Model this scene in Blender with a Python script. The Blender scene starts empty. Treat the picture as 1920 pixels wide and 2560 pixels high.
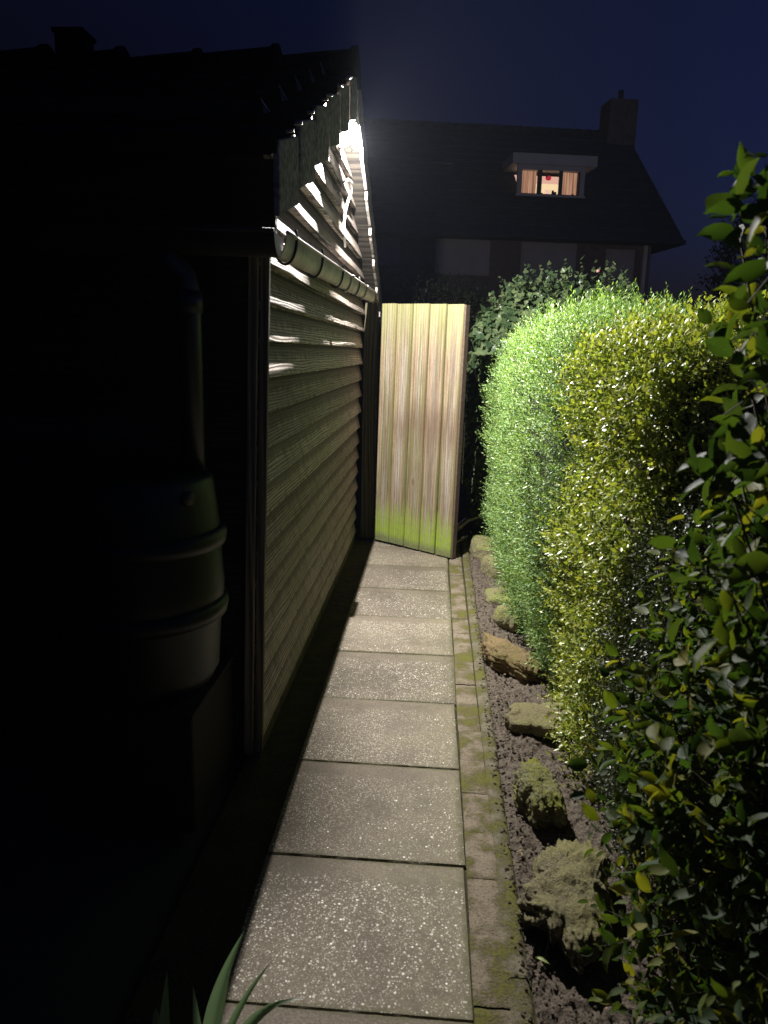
import bpy, bmesh, math, random
import numpy as np
from mathutils import Vector, Matrix, noise
from math import radians, sin, cos, pi
random.seed(7)
sc = bpy.context.scene
HAZE = .0006
COL = sc.collection
# ---------------------------------------------------------------- camera
cam = bpy.data.cameras.new('camera'); camo = bpy.data.objects.new('camera', cam); COL.objects.link(camo)
cam.sensor_fit = 'VERTICAL'; cam.sensor_height = 36.0; cam.lens = 26.04
cam.clip_start = 0.05; cam.clip_end = 500
camo.location = (0, 0, 1.5)
camo.rotation_mode = 'QUATERNION'
camo.rotation_quaternion = (Matrix.Rotation(radians(3.7), 3, 'Z') @ Matrix.Rotation(radians(90-12.2), 3, 'X') @ Matrix.Rotation(radians(1.4), 3, 'Z')).to_quaternion()
cam.dof.use_dof = True; cam.dof.focus_distance = 3.6; cam.dof.aperture_fstop = 5.6
sc.camera = camo
# ---------------------------------------------------------------- sky (late dusk, sun well below the horizon)
w = bpy.data.worlds.new('World'); sc.world = w; w.use_nodes = True
nt = w.node_tree; bg = nt.nodes['Background']
sky = nt.nodes.new('ShaderNodeTexSky'); sky.sky_type = 'NISHITA'; sky.sun_disc = False
sky.sun_elevation = radians(-5.0); sky.sun_rotation = radians(100)
tint = nt.nodes.new('ShaderNodeMix'); tint.data_type = 'RGBA'; tint.blend_type = 'MULTIPLY'; tint.inputs[0].default_value = 1
nt.links.new(sky.outputs[0], tint.inputs[6]); tint.inputs[7].default_value = (0.42, 0.58, 1.9, 1)
nt.links.new(tint.outputs[2], bg.inputs[0]); bg.inputs[1].default_value = 1.9
sc.view_settings.view_transform = 'Standard'; sc.view_settings.look = 'None'
sc.view_settings.exposure = 0; sc.view_settings.gamma = 1
sc.cycles.max_bounces = 8; sc.cycles.diffuse_bounces = 3; sc.cycles.glossy_bounces = 3; sc.cycles.transmission_bounces = 3
sc.cycles.sample_clamp_indirect = 4
try: sc.cycles.use_denoising = True
except Exception: pass

# ---------------------------------------------------------------- helpers
class MB:
    def __init__(s): s.v = []; s.f = []; s.sm = []
    def add(s, vs, fs, smooth=False):
        o = len(s.v); s.v += [tuple(v) for v in vs]; s.f += [tuple(i+o for i in f) for f in fs]; s.sm += [smooth]*len(fs)
    def box(s, x0, x1, y0, y1, z0, z1):
        s.add([(x0,y0,z0),(x1,y0,z0),(x1,y1,z0),(x0,y1,z0),(x0,y0,z1),(x1,y0,z1),(x1,y1,z1),(x0,y1,z1)],
              [(0,3,2,1),(4,5,6,7),(0,1,5,4),(1,2,6,5),(2,3,7,6),(3,0,4,7)])
    def obox(s, c, size, R):
        hx, hy, hz = [q/2 for q in size]; c = Vector(c)
        vs = [c + R @ Vector((a*hx, b*hy, d*hz)) for d in (-1,1) for b in (-1,1) for a in (-1,1)]
        s.add(vs, [(0,2,3,1),(4,5,7,6),(0,1,5,4),(1,3,7,5),(3,2,6,7),(2,0,4,6)])
    def grid(s, fn, nu, nv, smooth=True):
        vs = [fn(i/nu, j/nv) for j in range(nv+1) for i in range(nu+1)]
        fs = [(j*(nu+1)+i, j*(nu+1)+i+1, (j+1)*(nu+1)+i+1, (j+1)*(nu+1)+i) for j in range(nv) for i in range(nu)]
        s.add(vs, fs, smooth)
    def tube(s, pts, rad, n=10, cap=True, arc=None, smooth=True):
        pts = [Vector(p) for p in pts]; r = rad if isinstance(rad, (list, tuple)) else [rad]*len(pts)
        up = None; rings = []
        for i, p in enumerate(pts):
            t = (pts[min(i+1, len(pts)-1)] - pts[max(i-1, 0)]).normalized()
            if up is None:
                up = Vector((0,0,1)) if abs(t.z) < .9 else Vector((1,0,0))
            a = t.cross(up).normalized(); up = a.cross(t).normalized(); b = up
            rings.append([p + a*(r[i]*cos(2*pi*k/n)) + b*(r[i]*sin(2*pi*k/n)) for k in range(n)])
        vs = [q for ring in rings for q in ring]; fs = []
        for i in range(len(pts)-1):
            for k in range(n):
                fs.append((i*n+k, i*n+(k+1) % n, (i+1)*n+(k+1) % n, (i+1)*n+k))
        if cap: fs.append(tuple(range(n-1, -1, -1))); fs.append(tuple((len(pts)-1)*n+k for k in range(n)))
        s.add(vs, fs, smooth)
    def lathe(s, prof, c, n=40):
        vs = [(c[0]+r*cos(2*pi*k/n), c[1]+r*sin(2*pi*k/n), c[2]+z) for r, z in prof for k in range(n)]
        fs = [(i*n+k, i*n+(k+1) % n, (i+1)*n+(k+1) % n, (i+1)*n+k) for i in range(len(prof)-1) for k in range(n)]
        s.add(vs, fs, True)
    def build(s, name, mat, parent=None, bevel=0):
        me = bpy.data.meshes.new(name); me.from_pydata(s.v, [], s.f)
        me.polygons.foreach_set('use_smooth', s.sm); me.update()
        o = bpy.data.objects.new(name, me); COL.objects.link(o)
        if mat: me.materials.append(mat)
        if parent: link(o, parent)
        if bevel:
            b = o.modifiers.new('bevel', 'BEVEL'); b.width = bevel; b.segments = 2; b.limit_method = 'ANGLE'; b.angle_limit = radians(40)
        return o
def link(o, parent):
    o.parent = parent
    root = parent; off = Vector((0,0,0))
    while root is not None: off += root.location; root = root.parent
    if parent.type == 'EMPTY': o.matrix_parent_inverse = Matrix.Translation(-parent.location)
    # a mesh parent already sits in world coordinates through its own inverse
def thing(name, loc, label, cat, group=None):
    o = bpy.data.objects.new(name, None); COL.objects.link(o); o.location = loc; o.empty_display_size = .1
    o['label'] = label; o['category'] = cat
    if group: o['group'] = group
    return o
def tag(o, label, cat, group=None):
    o['label'] = label; o['category'] = cat
    if group: o['group'] = group
    return o

# ---------------------------------------------------------------- material helpers
def newmat(name, rough=.8, spec=.3):
    m = bpy.data.materials.new(name); m.use_nodes = True
    b = m.node_tree.nodes['Principled BSDF']; b.inputs['Roughness'].default_value = rough
    b.inputs['Specular IOR Level'].default_value = spec
    return m, m.node_tree, b
def nd(nt, typ, ins=None, **kw):
    n = nt.nodes.new('ShaderNode'+typ)
    for k, v in kw.items(): setattr(n, k, v)
    for k, v in (ins or {}).items():
        if isinstance(v, bpy.types.NodeSocket): nt.links.new(v, n.inputs[k])
        else: n.inputs[k].default_value = v
    return n
def ramp(nt, fac, stops, interp='LINEAR'):
    r = nd(nt, 'ValToRGB', {0: fac}); r.color_ramp.interpolation = interp
    e = r.color_ramp.elements
    while len(e) < len(stops): e.new(.5)
    for el, (p, c) in zip(e, stops):
        el.position = p; el.color = (c, c, c, 1) if isinstance(c, (int, float)) else tuple(c)+(1,)
    return r.outputs[0]
def mix(nt, fac, a, b, mode='MIX'):
    n = nt.nodes.new('ShaderNodeMix'); n.data_type = 'RGBA'; n.blend_type = mode
    for i, v in ((0, fac), (6, a), (7, b)):
        if isinstance(v, bpy.types.NodeSocket): nt.links.new(v, n.inputs[i])
        else: n.inputs[i].default_value = v if i == 0 else (tuple(v)+(1,))[:4]
    return n.outputs[2]
def math_(nt, op, a, b=None, c=None):
    d = {0: a}
    if b is not None: d[1] = b
    if c is not None: d[2] = c
    return nd(nt, 'Math', d, operation=op).outputs[0]
def coords(nt, scale=(1,1,1), off=None):
    tc = nd(nt, 'TexCoord').outputs['Object']
    if off is not None: tc = nd(nt, 'VectorMath', {0: tc, 1: off}, operation='ADD').outputs[0]
    return nd(nt, 'Mapping', {'Vector': tc, 'Scale': scale}).outputs[0]
def island_off(nt, k=(13.,7.,29.)):
    r = nd(nt, 'NewGeometry').outputs['Random Per Island']
    return r, nd(nt, 'VectorMath', {0: nd(nt, 'CombineXYZ', {0: r, 1: r, 2: r}).outputs[0], 1: k}, operation='MULTIPLY').outputs[0]
def noise_(nt, vec, scale, detail=5, rough=.6, dist=0):
    return nd(nt, 'TexNoise', {'Vector': vec, 'Scale': scale, 'Detail': detail, 'Roughness': rough, 'Distortion': dist}).outputs[0]
def bump(nt, b, h, strength=.5, dist=.01):
    n = nd(nt, 'Bump', {'Height': h, 'Strength': strength, 'Distance': dist}); nt.links.new(n.outputs[0], b.inputs['Normal'])
def simple(name, col, rough=.6, metal=0., spec=.4, nscale=25, var=.35, bmp=.2):
    m, nt, b = newmat(name, rough, spec); b.inputs['Metallic'].default_value = metal
    v = coords(nt); n = noise_(nt, v, nscale)
    c = mix(nt, ramp(nt, n, [(.3, 0), (.75, 1)]), tuple(x*(1-var) for x in col), tuple(min(1, x*(1+var*.6)) for x in col))
    nt.links.new(c, b.inputs['Base Color'])
    if bmp: bump(nt, b, n, bmp, .004)
    return m

def wood_mat(name, long_axis, dark, mid, light, green, gscale=1., streak=0.5):
    m, nt, b = newmat(name, .75, .25)
    r, off = island_off(nt)
    s = {'Y': ((6, .55, 9), (2, 14, 1.2)), 'Z': ((9, 6, .55), (14, 14, .9)), 'X': ((.55, 6, 9), (14, 2, 1.2))}[long_axis]
    v = coords(nt, s[0], off)
    wv = nd(nt, 'TexWave', {'Vector': v, 'Scale': 1.3*gscale, 'Distortion': 9.0, 'Detail': 2.0, 'Detail Scale': .8, 'Detail Roughness': .55},
            wave_type='BANDS', bands_direction={'Y': 'Z', 'Z': 'X', 'X': 'Z'}[long_axis]).outputs[1]
    fine = noise_(nt, coords(nt, tuple(q*9 for q in s[0]), off), 1.5, 4)
    g = math_(nt, 'MULTIPLY_ADD', wv, .55, math_(nt, 'MULTIPLY', fine, .55))
    c = ramp(nt, g, [(.25, dark), (.5, mid), (.75, light)])
    big = noise_(nt, coords(nt, (1.2, 1.2, 2.2), off), 1.6, 6, .65)
    c = mix(nt, ramp(nt, big, [(.42, 0), (.62, .8)]), c, mix(nt, .55, c, green))
    drip = noise_(nt, coords(nt, s[1]), 1.3, 4, .6)
    c = mix(nt, ramp(nt, drip, [(.5, 0), (.72, streak)]), c, tuple(x*.35 for x in mid))
    if name == 'weathered_board':     # lap shade painted into the colour: ragged band and narrow line
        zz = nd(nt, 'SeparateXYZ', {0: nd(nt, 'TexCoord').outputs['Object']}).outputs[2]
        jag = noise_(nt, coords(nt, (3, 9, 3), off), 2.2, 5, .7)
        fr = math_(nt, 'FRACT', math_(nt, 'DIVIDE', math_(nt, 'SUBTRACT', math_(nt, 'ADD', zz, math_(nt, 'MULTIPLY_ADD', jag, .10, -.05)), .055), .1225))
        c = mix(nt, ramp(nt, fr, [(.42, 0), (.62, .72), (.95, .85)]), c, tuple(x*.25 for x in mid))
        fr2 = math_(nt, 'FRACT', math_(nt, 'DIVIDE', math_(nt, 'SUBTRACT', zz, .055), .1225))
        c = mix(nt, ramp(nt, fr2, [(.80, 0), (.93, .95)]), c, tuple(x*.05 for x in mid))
    hv = nd(nt, 'HueSaturation', {'Color': c, 'Value': math_(nt, 'MULTIPLY_ADD', r, .5, .75)}).outputs[0]
    nt.links.new(hv, b.inputs['Base Color']); bump(nt, b, g, .55, .004)
    return m
M = {}
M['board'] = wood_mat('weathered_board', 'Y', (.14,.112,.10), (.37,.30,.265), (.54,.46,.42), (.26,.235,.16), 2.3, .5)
M['front_board'] = wood_mat('front_board', 'X', (.010,.008,.007), (.022,.019,.015), (.034,.028,.022), (.014,.017,.009))  # boards of the unlit sides, darkened in colour to read as shaded
M['post'] = wood_mat('post_wood', 'Z', (.05,.035,.022), (.10,.078,.05), (.15,.12,.08), (.08,.09,.04))
M['trim'] = wood_mat('trim_wood', 'Z', (.08,.065,.05), (.17,.145,.105), (.24,.2,.15), (.12,.13,.06))

GATE_W = .7689
def gate_material():
    m, nt, b = newmat('gate_wood', .8, .2)
    r, off = island_off(nt, (23., 17., 3.))
    # gate-local x across the planks, z up
    tc = nd(nt, 'TexCoord').outputs['Object']
    v1 = nd(nt, 'Mapping', {'Vector': nd(nt, 'VectorMath', {0: tc, 1: off}, operation='ADD').outputs[0], 'Scale': (38, 38, .7)}).outputs[0]
    streak = noise_(nt, v1, 1.0, 6, .6)
    v2 = nd(nt, 'Mapping', {'Vector': nd(nt, 'VectorMath', {0: tc, 1: off}, operation='ADD').outputs[0], 'Scale': (9, 9, .8)}).outputs[0]
    grain = nd(nt, 'TexWave', {'Vector': v2, 'Scale': 1.5, 'Distortion': 7.0, 'Detail': 2.0, 'Detail Scale': .7}, wave_type='BANDS', bands_direction='X').outputs[1]
    v3 = nd(nt, 'Mapping', {'Vector': nd(nt, 'VectorMath', {0: tc, 1: off}, operation='ADD').outputs[0], 'Scale': (11, 11, .7)}).outputs[0]
    broad = noise_(nt, v3, 1.3, 4, .6)
    pale = (.235, .205, .165); pink = (.17, .125, .098); green = (.13, .145, .055); brown = (.115, .07, .048); white = (.33, .30, .25)
    x_ = nd(nt, 'SeparateXYZ', {0: tc}).outputs[0]
    fu = math_(nt, 'FRACT', math_(nt, 'DIVIDE', x_, GATE_W/5))
    wob1 = math_(nt, 'MULTIPLY_ADD', noise_(nt, nd(nt, 'Mapping', {'Vector': nd(nt, 'VectorMath', {0: tc, 1: off}, operation='ADD').outputs[0], 'Scale': (14, 3, 1.1)}).outputs[0], 1., 5, .62), .9, -.45)
    du = math_(nt, 'ABSOLUTE', math_(nt, 'ADD', math_(nt, 'SUBTRACT', fu, math_(nt, 'MULTIPLY_ADD', r, .3, .37)), math_(nt, 'MULTIPLY', wob1, .8)))
    c = mix(nt, ramp(nt, streak, [(.40, 0), (.47, 1)]), green, (.30, .225, .16))
    c = mix(nt, ramp(nt, streak, [(.54, 0), (.60, .9)]), c, (.27, .26, .13))
    c = mix(nt, ramp(nt, streak, [(.64, 0), (.69, .85)]), c, (.14, .09, .055))
    core_c = mix(nt, ramp(nt, broad, [(.42, 0), (.56, 1)]), mix(nt, r, pale, pink), white)
    c = mix(nt, ramp(nt, du, [(.11, .9), (.22, 0)]), c, core_c)
    c = mix(nt, ramp(nt, noise_(nt, nd(nt, 'Mapping', {'Vector': tc, 'Scale': (30, 30, .55)}).outputs[0], 1., 5, .6), [(.53, 0), (.62, .75)]), c, green)
    edge = math_(nt, 'ABSOLUTE', math_(nt, 'SUBTRACT', fu, .5))
    c = mix(nt, math_(nt, 'MULTIPLY', ramp(nt, edge, [(.38, 0), (.46, .55)]), ramp(nt, broad, [(.4, 1), (.6, .2)])), c, (.17, .14, .065))
    seam = ramp(nt, edge, [(.462, 0), (.478, 1)])
    gr = noise_(nt, nd(nt, 'Mapping', {'Vector': tc, 'Scale': (110, 110, 4)}).outputs[0], 1., 5, .75)
    c = mix(nt, ramp(nt, gr, [(.40, .7), (.52, 0)]), c, (.13, .085, .05))
    spk = noise_(nt, nd(nt, 'Mapping', {'Vector': tc, 'Scale': (220, 220, 45)}).outputs[0], 1., 4, .75)
    c = mix(nt, ramp(nt, spk, [(.36, .5), (.46, 0)]), c, (.12, .08, .045))
    c = mix(nt, ramp(nt, grain, [(.0, .5), (.22, 0)]), c, (.17, .09, .05))
    z = nd(nt, 'SeparateXYZ', {0: tc}).outputs[2]; x = nd(nt, 'SeparateXYZ', {0: tc}).outputs[0]
    wob = math_(nt, 'MULTIPLY_ADD', streak, .5, -.25)
    # rust-brown band behind the middle rail
    band = math_(nt, 'ABSOLUTE', math_(nt, 'SUBTRACT', math_(nt, 'ADD', z, wob), .98))
    mb = math_(nt, 'MULTIPLY', ramp(nt, band, [(.02, .6), (.20, 0)]), ramp(nt, x, [(.1, .15), (.3, 1)]))
    c = mix(nt, mb, c, brown)
    mn0 = noise_(nt, tc, 22, 5, .7)
    lo = math_(nt, 'ADD', z, math_(nt, 'MULTIPLY', wob, 1.1))
    c = mix(nt, math_(nt, 'MULTIPLY', ramp(nt, lo, [(.08, .95), (.18, .8), (.36, 0)]), ramp(nt, mn0, [(.35, .55), (.6, 1)])), c, (.25, .36, .035))
    mn = noise_(nt, tc, 60, 4)
    c = mix(nt, math_(nt, 'MULTIPLY', ramp(nt, z, [(.05, .9), (.10, 0)]), ramp(nt, mn, [(.3, .4), (.6, 1)])), c, (.13,.12,.085))
    c = mix(nt, ramp(nt, z, [(.0, 0), (1.0, 0), (1.0, 0)]), c, green)
    hi = math_(nt, 'ADD', z, wob)
    c = mix(nt, ramp(nt, math_(nt, 'MULTIPLY', hi, .5), [(.74, 0), (.95, .65)]), c, (.24,.25,.10))
    kn = nd(nt, 'TexVoronoi', {'Vector': nd(nt, 'Mapping', {'Vector': nd(nt, 'VectorMath', {0: tc, 1: off}, operation='ADD').outputs[0], 'Scale': (7, .01, 2.3)}).outputs[0], 'Scale': 1.}, feature='F1').outputs['Distance']
    c = mix(nt, ramp(nt, kn, [(.05, .9), (.11, 0)]), c, (.12, .065, .035))
    c = mix(nt, seam, c, (.03, .022, .012))
    nt.links.new(c, b.inputs['Base Color'])
    bump(nt, b, math_(nt, 'ADD', grain, gr), .5, .003)
    return m
M['gate'] = gate_material()
M['gate_edge'] = simple('gate_edge', (.11,.075,.055), .8, nscale=40)

def slab_material():
    m, nt, b = newmat('aggregate_slab', .8, .35)
    tc = nd(nt, 'TexCoord').outputs['Object']
    r, off = island_off(nt)
    n1 = noise_(nt, tc, 3.5, 6, .65); n2 = noise_(nt, tc, 140, 3, .7); n3 = noise_(nt, tc, 28, 5, .7)
    base = mix(nt, ramp(nt, n1, [(.35, 0), (.65, 1)]), (.135,.108,.082), (.19,.155,.115))
    base = mix(nt, ramp(nt, n2, [(.35, .75), (.62, 0)]), base, (.07,.06,.045))
    # concrete gets paler and mossier along the path's right half
    xx = nd(nt, 'SeparateXYZ', {0: tc}).outputs[0]; yy = nd(nt, 'SeparateXYZ', {0: tc}).outputs[1]
    mm = math_(nt, 'MULTIPLY', ramp(nt, math_(nt, 'ADD', xx, math_(nt, 'MULTIPLY', n1, .5)), [(.1, 0), (.5, .6)]), ramp(nt, n3, [(.35, .2), (.6, 1)]))
    base = mix(nt, mm, base, (.205,.19,.105))
    # smooth strip near one end of every slab
    fr = math_(nt, 'FRACT', math_(nt, 'DIVIDE', math_(nt, 'SUBTRACT', math_(nt, 'ADD', yy, math_(nt, 'MULTIPLY_ADD', n3, .03, -.015)), SLAB_Y0), SLAB_P))
    smooth = ramp(nt, fr, [(.80, 1), (.86, .12)])
    def peb(scale, size, keep):
        vo = nd(nt, 'TexVoronoi', {'Vector': tc, 'Scale': scale, 'Randomness': 1.}, feature='F1')
        rv = nd(nt, 'SeparateColor', {0: vo.outputs['Color']})
        rad = math_(nt, 'MULTIPLY', rv.outputs[1], size)
        inside = math_(nt, 'LESS_THAN', vo.outputs['Distance'], rad)
        keepm = math_(nt, 'GREATER_THAN', rv.outputs[0], keep)
        mask = math_(nt, 'MULTIPLY', math_(nt, 'MULTIPLY', inside, keepm), smooth)
        return mask, rv.outputs[2]
    smooth = math_(nt, 'MULTIPLY', smooth, ramp(nt, noise_(nt, tc, 7, 4, .6), [(.34, .55), (.5, 1)]))
    m1, c1 = peb(105, .42, .36); m2, c2 = peb(210, .6, .15)
    pc1 = ramp(nt, c1, [(0, (.16,.14,.11)), (.45, (.32,.29,.24)), (.8, (.58,.54,.47)), (1, (.85,.81,.75))])
    pc2 = ramp(nt, c2, [(0, (.14,.12,.09)), (.6, (.3,.27,.21)), (1, (.62,.58,.5))])
    c = mix(nt, m2, base, pc2); c = mix(nt, m1, c, pc1)
    fe = math_(nt, 'ABSOLUTE', math_(nt, 'SUBTRACT', math_(nt, 'FRACT', math_(nt, 'DIVIDE', math_(nt, 'SUBTRACT', yy, SLAB_Y0), SLAB_P)), .5))
    ed = math_(nt, 'MAXIMUM', math_(nt, 'MULTIPLY', fe, 2.), math_(nt, 'MULTIPLY_ADD', xx, 3.2, .55))
    ed = math_(nt, 'ADD', ed, math_(nt, 'MULTIPLY_ADD', n3, .24, -.12))
    c = mix(nt, ramp(nt, ed, [(.93, 0), (1.0, .8)]), c, (.075,.07,.03))
    st_ = noise_(nt, tc, 2.1, 7, .7)
    c = mix(nt, ramp(nt, st_, [(.52, 0), (.62, .45)]), c, (.07,.06,.04))
    hv = nd(nt, 'HueSaturation', {'Color': c, 'Value': math_(nt, 'MULTIPLY_ADD', r, .3, 1.05)}).outputs[0]
    nt.links.new(hv, b.inputs['Base Color'])
    h = math_(nt, 'ADD', math_(nt, 'MULTIPLY', m1, .6), math_(nt, 'ADD', math_(nt, 'MULTIPLY', m2, .3), math_(nt, 'MULTIPLY', n2, .8)))
    bump(nt, b, h, .6, .003)
    return m
SLAB_P = .526; SLAB_Y0 = 1.432
M['slab'] = slab_material()

def brick_material(name, base1, base2, moss):
    m, nt, b = newmat(name, .9, .15)
    tc = nd(nt, 'TexCoord').outputs['Object']; r, off = island_off(nt)
    v = nd(nt, 'VectorMath', {0: tc, 1: off}, operation='ADD').outputs[0]
    n1 = noise_(nt, v, 9, 6, .7); n2 = noise_(nt, tc, 120, 4, .75); n3 = noise_(nt, tc, 8, 4, .6)
    c = mix(nt, n1, base1, base2)
    c = mix(nt, ramp(nt, n2, [(.36, .85), (.50, 0)]), c, tuple(q*.35 for q in base1))
    c = mix(nt, ramp(nt, n2, [(.62, 0), (.72, .6)]), c, (.42,.38,.3))
    ms = math_(nt, 'MULTIPLY', ramp(nt, math_(nt, 'MULTIPLY_ADD', n2, .7, math_(nt, 'MULTIPLY', n3, 1.0)), [(.80, 0), (.92, 1)]), moss)
    c = mix(nt, ms, c, (.105,.105,.012))
    nt.links.new(c, b.inputs['Base Color']); bump(nt, b, math_(nt, 'ADD', n2, ms), .7, .004)
    return m
M['brick'] = brick_material('mossy_brick', (.21,.165,.12), (.29,.245,.18), .85)
M['kerb'] = brick_material('concrete_kerb', (.16,.14,.10), (.23,.20,.14), .8)

def soil_material():
    m, nt, b = newmat('soil', .95, .1)
    tc = nd(nt, 'TexCoord').outputs['Object']
    n1 = noise_(nt, tc, 14, 6, .7); n2 = noise_(nt, tc, 95, 5, .7)
    c = mix(nt, n1, (.13,.105,.082), (.215,.178,.14)); c = mix(nt, ramp(nt, n2, [(.36, .85), (.52, 0)]), c, (.06,.045,.038))
    c = mix(nt, ramp(nt, n2, [(.64, 0), (.72, .8)]), c, (.4,.35,.31))
    nt.links.new(c, b.inputs['Base Color']); bump(nt, b, math_(nt, 'ADD', n2, n1), 1., .012)
    return m
M['soil'] = soil_material()
M['bedding_shade'] = brick_material('earth_and_shade', (.035,.03,.022), (.055,.048,.032), .25)  # dark joint earth, also the painted shade strip along the wall
def stone_material(name, c1, c2, moss, amt):
    m, nt, b = newmat(name, .9, .15)
    tc = nd(nt, 'TexCoord').outputs['Object']
    n1 = noise_(nt, tc, 12, 7, .7); n2 = noise_(nt, tc, 70, 5, .75); n3 = noise_(nt, tc, 6, 5, .6)
    c = mix(nt, ramp(nt, n1, [(.35, 0), (.65, 1)]), c1, c2)
    c = mix(nt, ramp(nt, n2, [(.34, .8), (.44, 0)]), c, tuple(q*.3 for q in c1))
    n4 = noise_(nt, tc, 190, 4, .8)
    c = mix(nt, ramp(nt, n4, [(.38, .7), (.48, 0)]), c, tuple(q*.3 for q in c1)); c = mix(nt, ramp(nt, n4, [(.58, 0), (.66, .6)]), c, tuple(min(1, q*1.7) for q in c2))
    nz = nd(nt, 'SeparateXYZ', {0: nd(nt, 'NewGeometry').outputs['Normal']}).outputs[2]
    mk = math_(nt, 'MULTIPLY', ramp(nt, math_(nt, 'MULTIPLY_ADD', n2, .5, math_(nt, 'MULTIPLY', n3, .8)), [(.52, 0), (.72, 1)]), ramp(nt, nz, [(.1, .1), (.5, 1)]))
    c = mix(nt, math_(nt, 'MULTIPLY', mk, amt), c, moss)
    nt.links.new(c, b.inputs['Base Color']); bump(nt, b, math_(nt, 'ADD', math_(nt, 'ADD', math_(nt, 'MULTIPLY', n2, .7), n1), math_(nt, 'MULTIPLY', n4, .5)), 1., .014)
    return m

def leaf_material(name, cols, back, rough=.35, spec=.5, trans=.35, tip=None):
    m, nt, b = newmat(name, rough, spec)
    r = nd(nt, 'NewGeometry').outputs['Random Per Island']
    c = ramp(nt, r, [(i/(len(cols)-1), q) for i, q in enumerate(cols)])
    if tip:
        a = nd(nt, 'Attribute', attribute_name='age').outputs['Fac']
        c = mix(nt, ramp(nt, a, [(.45, 0), (1., .85)]), c, tip)
    nt.links.new(c, b.inputs['Base Color'])
    tr = nd(nt, 'BsdfTranslucent', {'Color': mix(nt, 1., c, back, 'MULTIPLY')})
    ms = nd(nt, 'MixShader', {0: trans, 1: b.outputs[0], 2: tr.outputs[0]})
    nt.links.new(ms.outputs[0], nt.nodes['Material Output'].inputs[0])
    return m
M['feather_leaf'] = leaf_material('feather_leaf', [(.10,.20,.07),(.20,.34,.10),(.33,.44,.13),(.13,.27,.11)], (1.4,1.4,.6), .42, .45, .3, tip=(.26,.42,.07))
M['privet_leaf'] = leaf_material('privet_leaf', [(.06,.11,.03),(.21,.28,.06),(.34,.39,.11),(.11,.17,.04),(.42,.37,.10)], (1.5,1.6,.5),   .36, .5, .28, tip=(.44,.46,.11))
M['box_leaf'] = leaf_material('box_leaf', [(.02,.03,.012),(.035,.05,.02),(.05,.065,.02)], (1.5,1.5,.6), .36, .4, .2)
M['ivy_leaf'] = leaf_material('ivy_leaf', [(.05,.09,.04),(.08,.13,.055),(.12,.165,.075),(.17,.22,.10)], (1.4,1.5,.6), .35, .5, .2)
M['shrub_leaf'] = leaf_material('shrub_leaf', [(.02,.04,.015),(.04,.07,.018),(.03,.055,.022),(.045,.065,.025),(.075,.105,.018),(.22,.19,.03)], (1.7,1.9,.5), .6, .2, .4, tip=(.12,.145,.02))
M['litter'] = leaf_material('dead_leaf', [(.16,.10,.05),(.28,.2,.1),(.2,.2,.08)], (1,1,.8), .7, .2, .1)
M['dark_leaf'] = leaf_material('dark_leaf', [(.02,.03,.015),(.04,.05,.025)], (1,1,.6), .5, .3, .2)
M['twig'] = simple('twig_bark', (.09,.065,.045), .85)
M['iris'] = leaf_material('iris_blade', [(.15,.20,.14),(.11,.165,.10),(.18,.23,.17)], (1.2,1.3,.9), .4, .5, .4)
M['zinc'] = simple('weathered_zinc', (.36,.32,.31), .5, 0, .5, nscale=9, var=.45, bmp=.1)
M['shaded_zinc'] = simple('shaded_zinc', (.014,.014,.016), .6, .1, .3, nscale=9, var=.45, bmp=.1)  # same zinc with shade put into its colour, for the unlit front gutter
M['iron'] = simple('dark_iron', (.03,.03,.03), .5, .3, .4)
M['plastic'] = simple('grey_plastic_pipe', (.009,.0085,.008), .45, 0, .5, nscale=7)
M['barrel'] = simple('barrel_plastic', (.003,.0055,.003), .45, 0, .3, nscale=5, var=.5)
M['tile'] = simple('dark_roof_tile', (.012,.011,.011), .95, spec=.05, nscale=30)
M['tile_edge'] = simple('worn_tile_edge', (.30,.265,.25), .85, nscale=38, var=.8)
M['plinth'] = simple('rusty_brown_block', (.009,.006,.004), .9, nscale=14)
M['white_cable'] = simple('white_cable', (.75,.74,.72), .4, nscale=10, var=.05, bmp=0)
M['black_rubber'] = simple('black_rubber', (.015,.015,.015), .5)
M['straw'] = simple('dry_straw', (.5,.44,.3), .7)
M['house_brick'] = simple('house_brick_wall', (.115,.085,.08), .9, nscale=6)
M['house_roof'] = simple('house_roof_tiles', (.03,.03,.033), .8, nscale=4)
M['house_trim'] = simple('pale_house_trim', (.42,.39,.40), .6, nscale=3, var=.1, bmp=0)
M['house_blind'] = simple('pale_roller_blind', (.26,.23,.235), .7, nscale=3, var=.1, bmp=0)
M['dark_frame'] = simple('dark_window_frame', (.05,.045,.045), .6)
M['sidewalk'] = simple('ground_earth', (.07,.058,.045), .95, nscale=3)

def emit(name, col, s):
    m = bpy.data.materials.new(name); m.use_nodes = True; nt = m.node_tree
    nt.nodes.remove(nt.nodes['Principled BSDF'])
    e = nd(nt, 'Emission', {'Color': tuple(col)+(1,), 'Strength': s}); nt.links.new(e.outputs[0], nt.nodes['Material Output'].inputs[0])
    return m, nt, e
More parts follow.
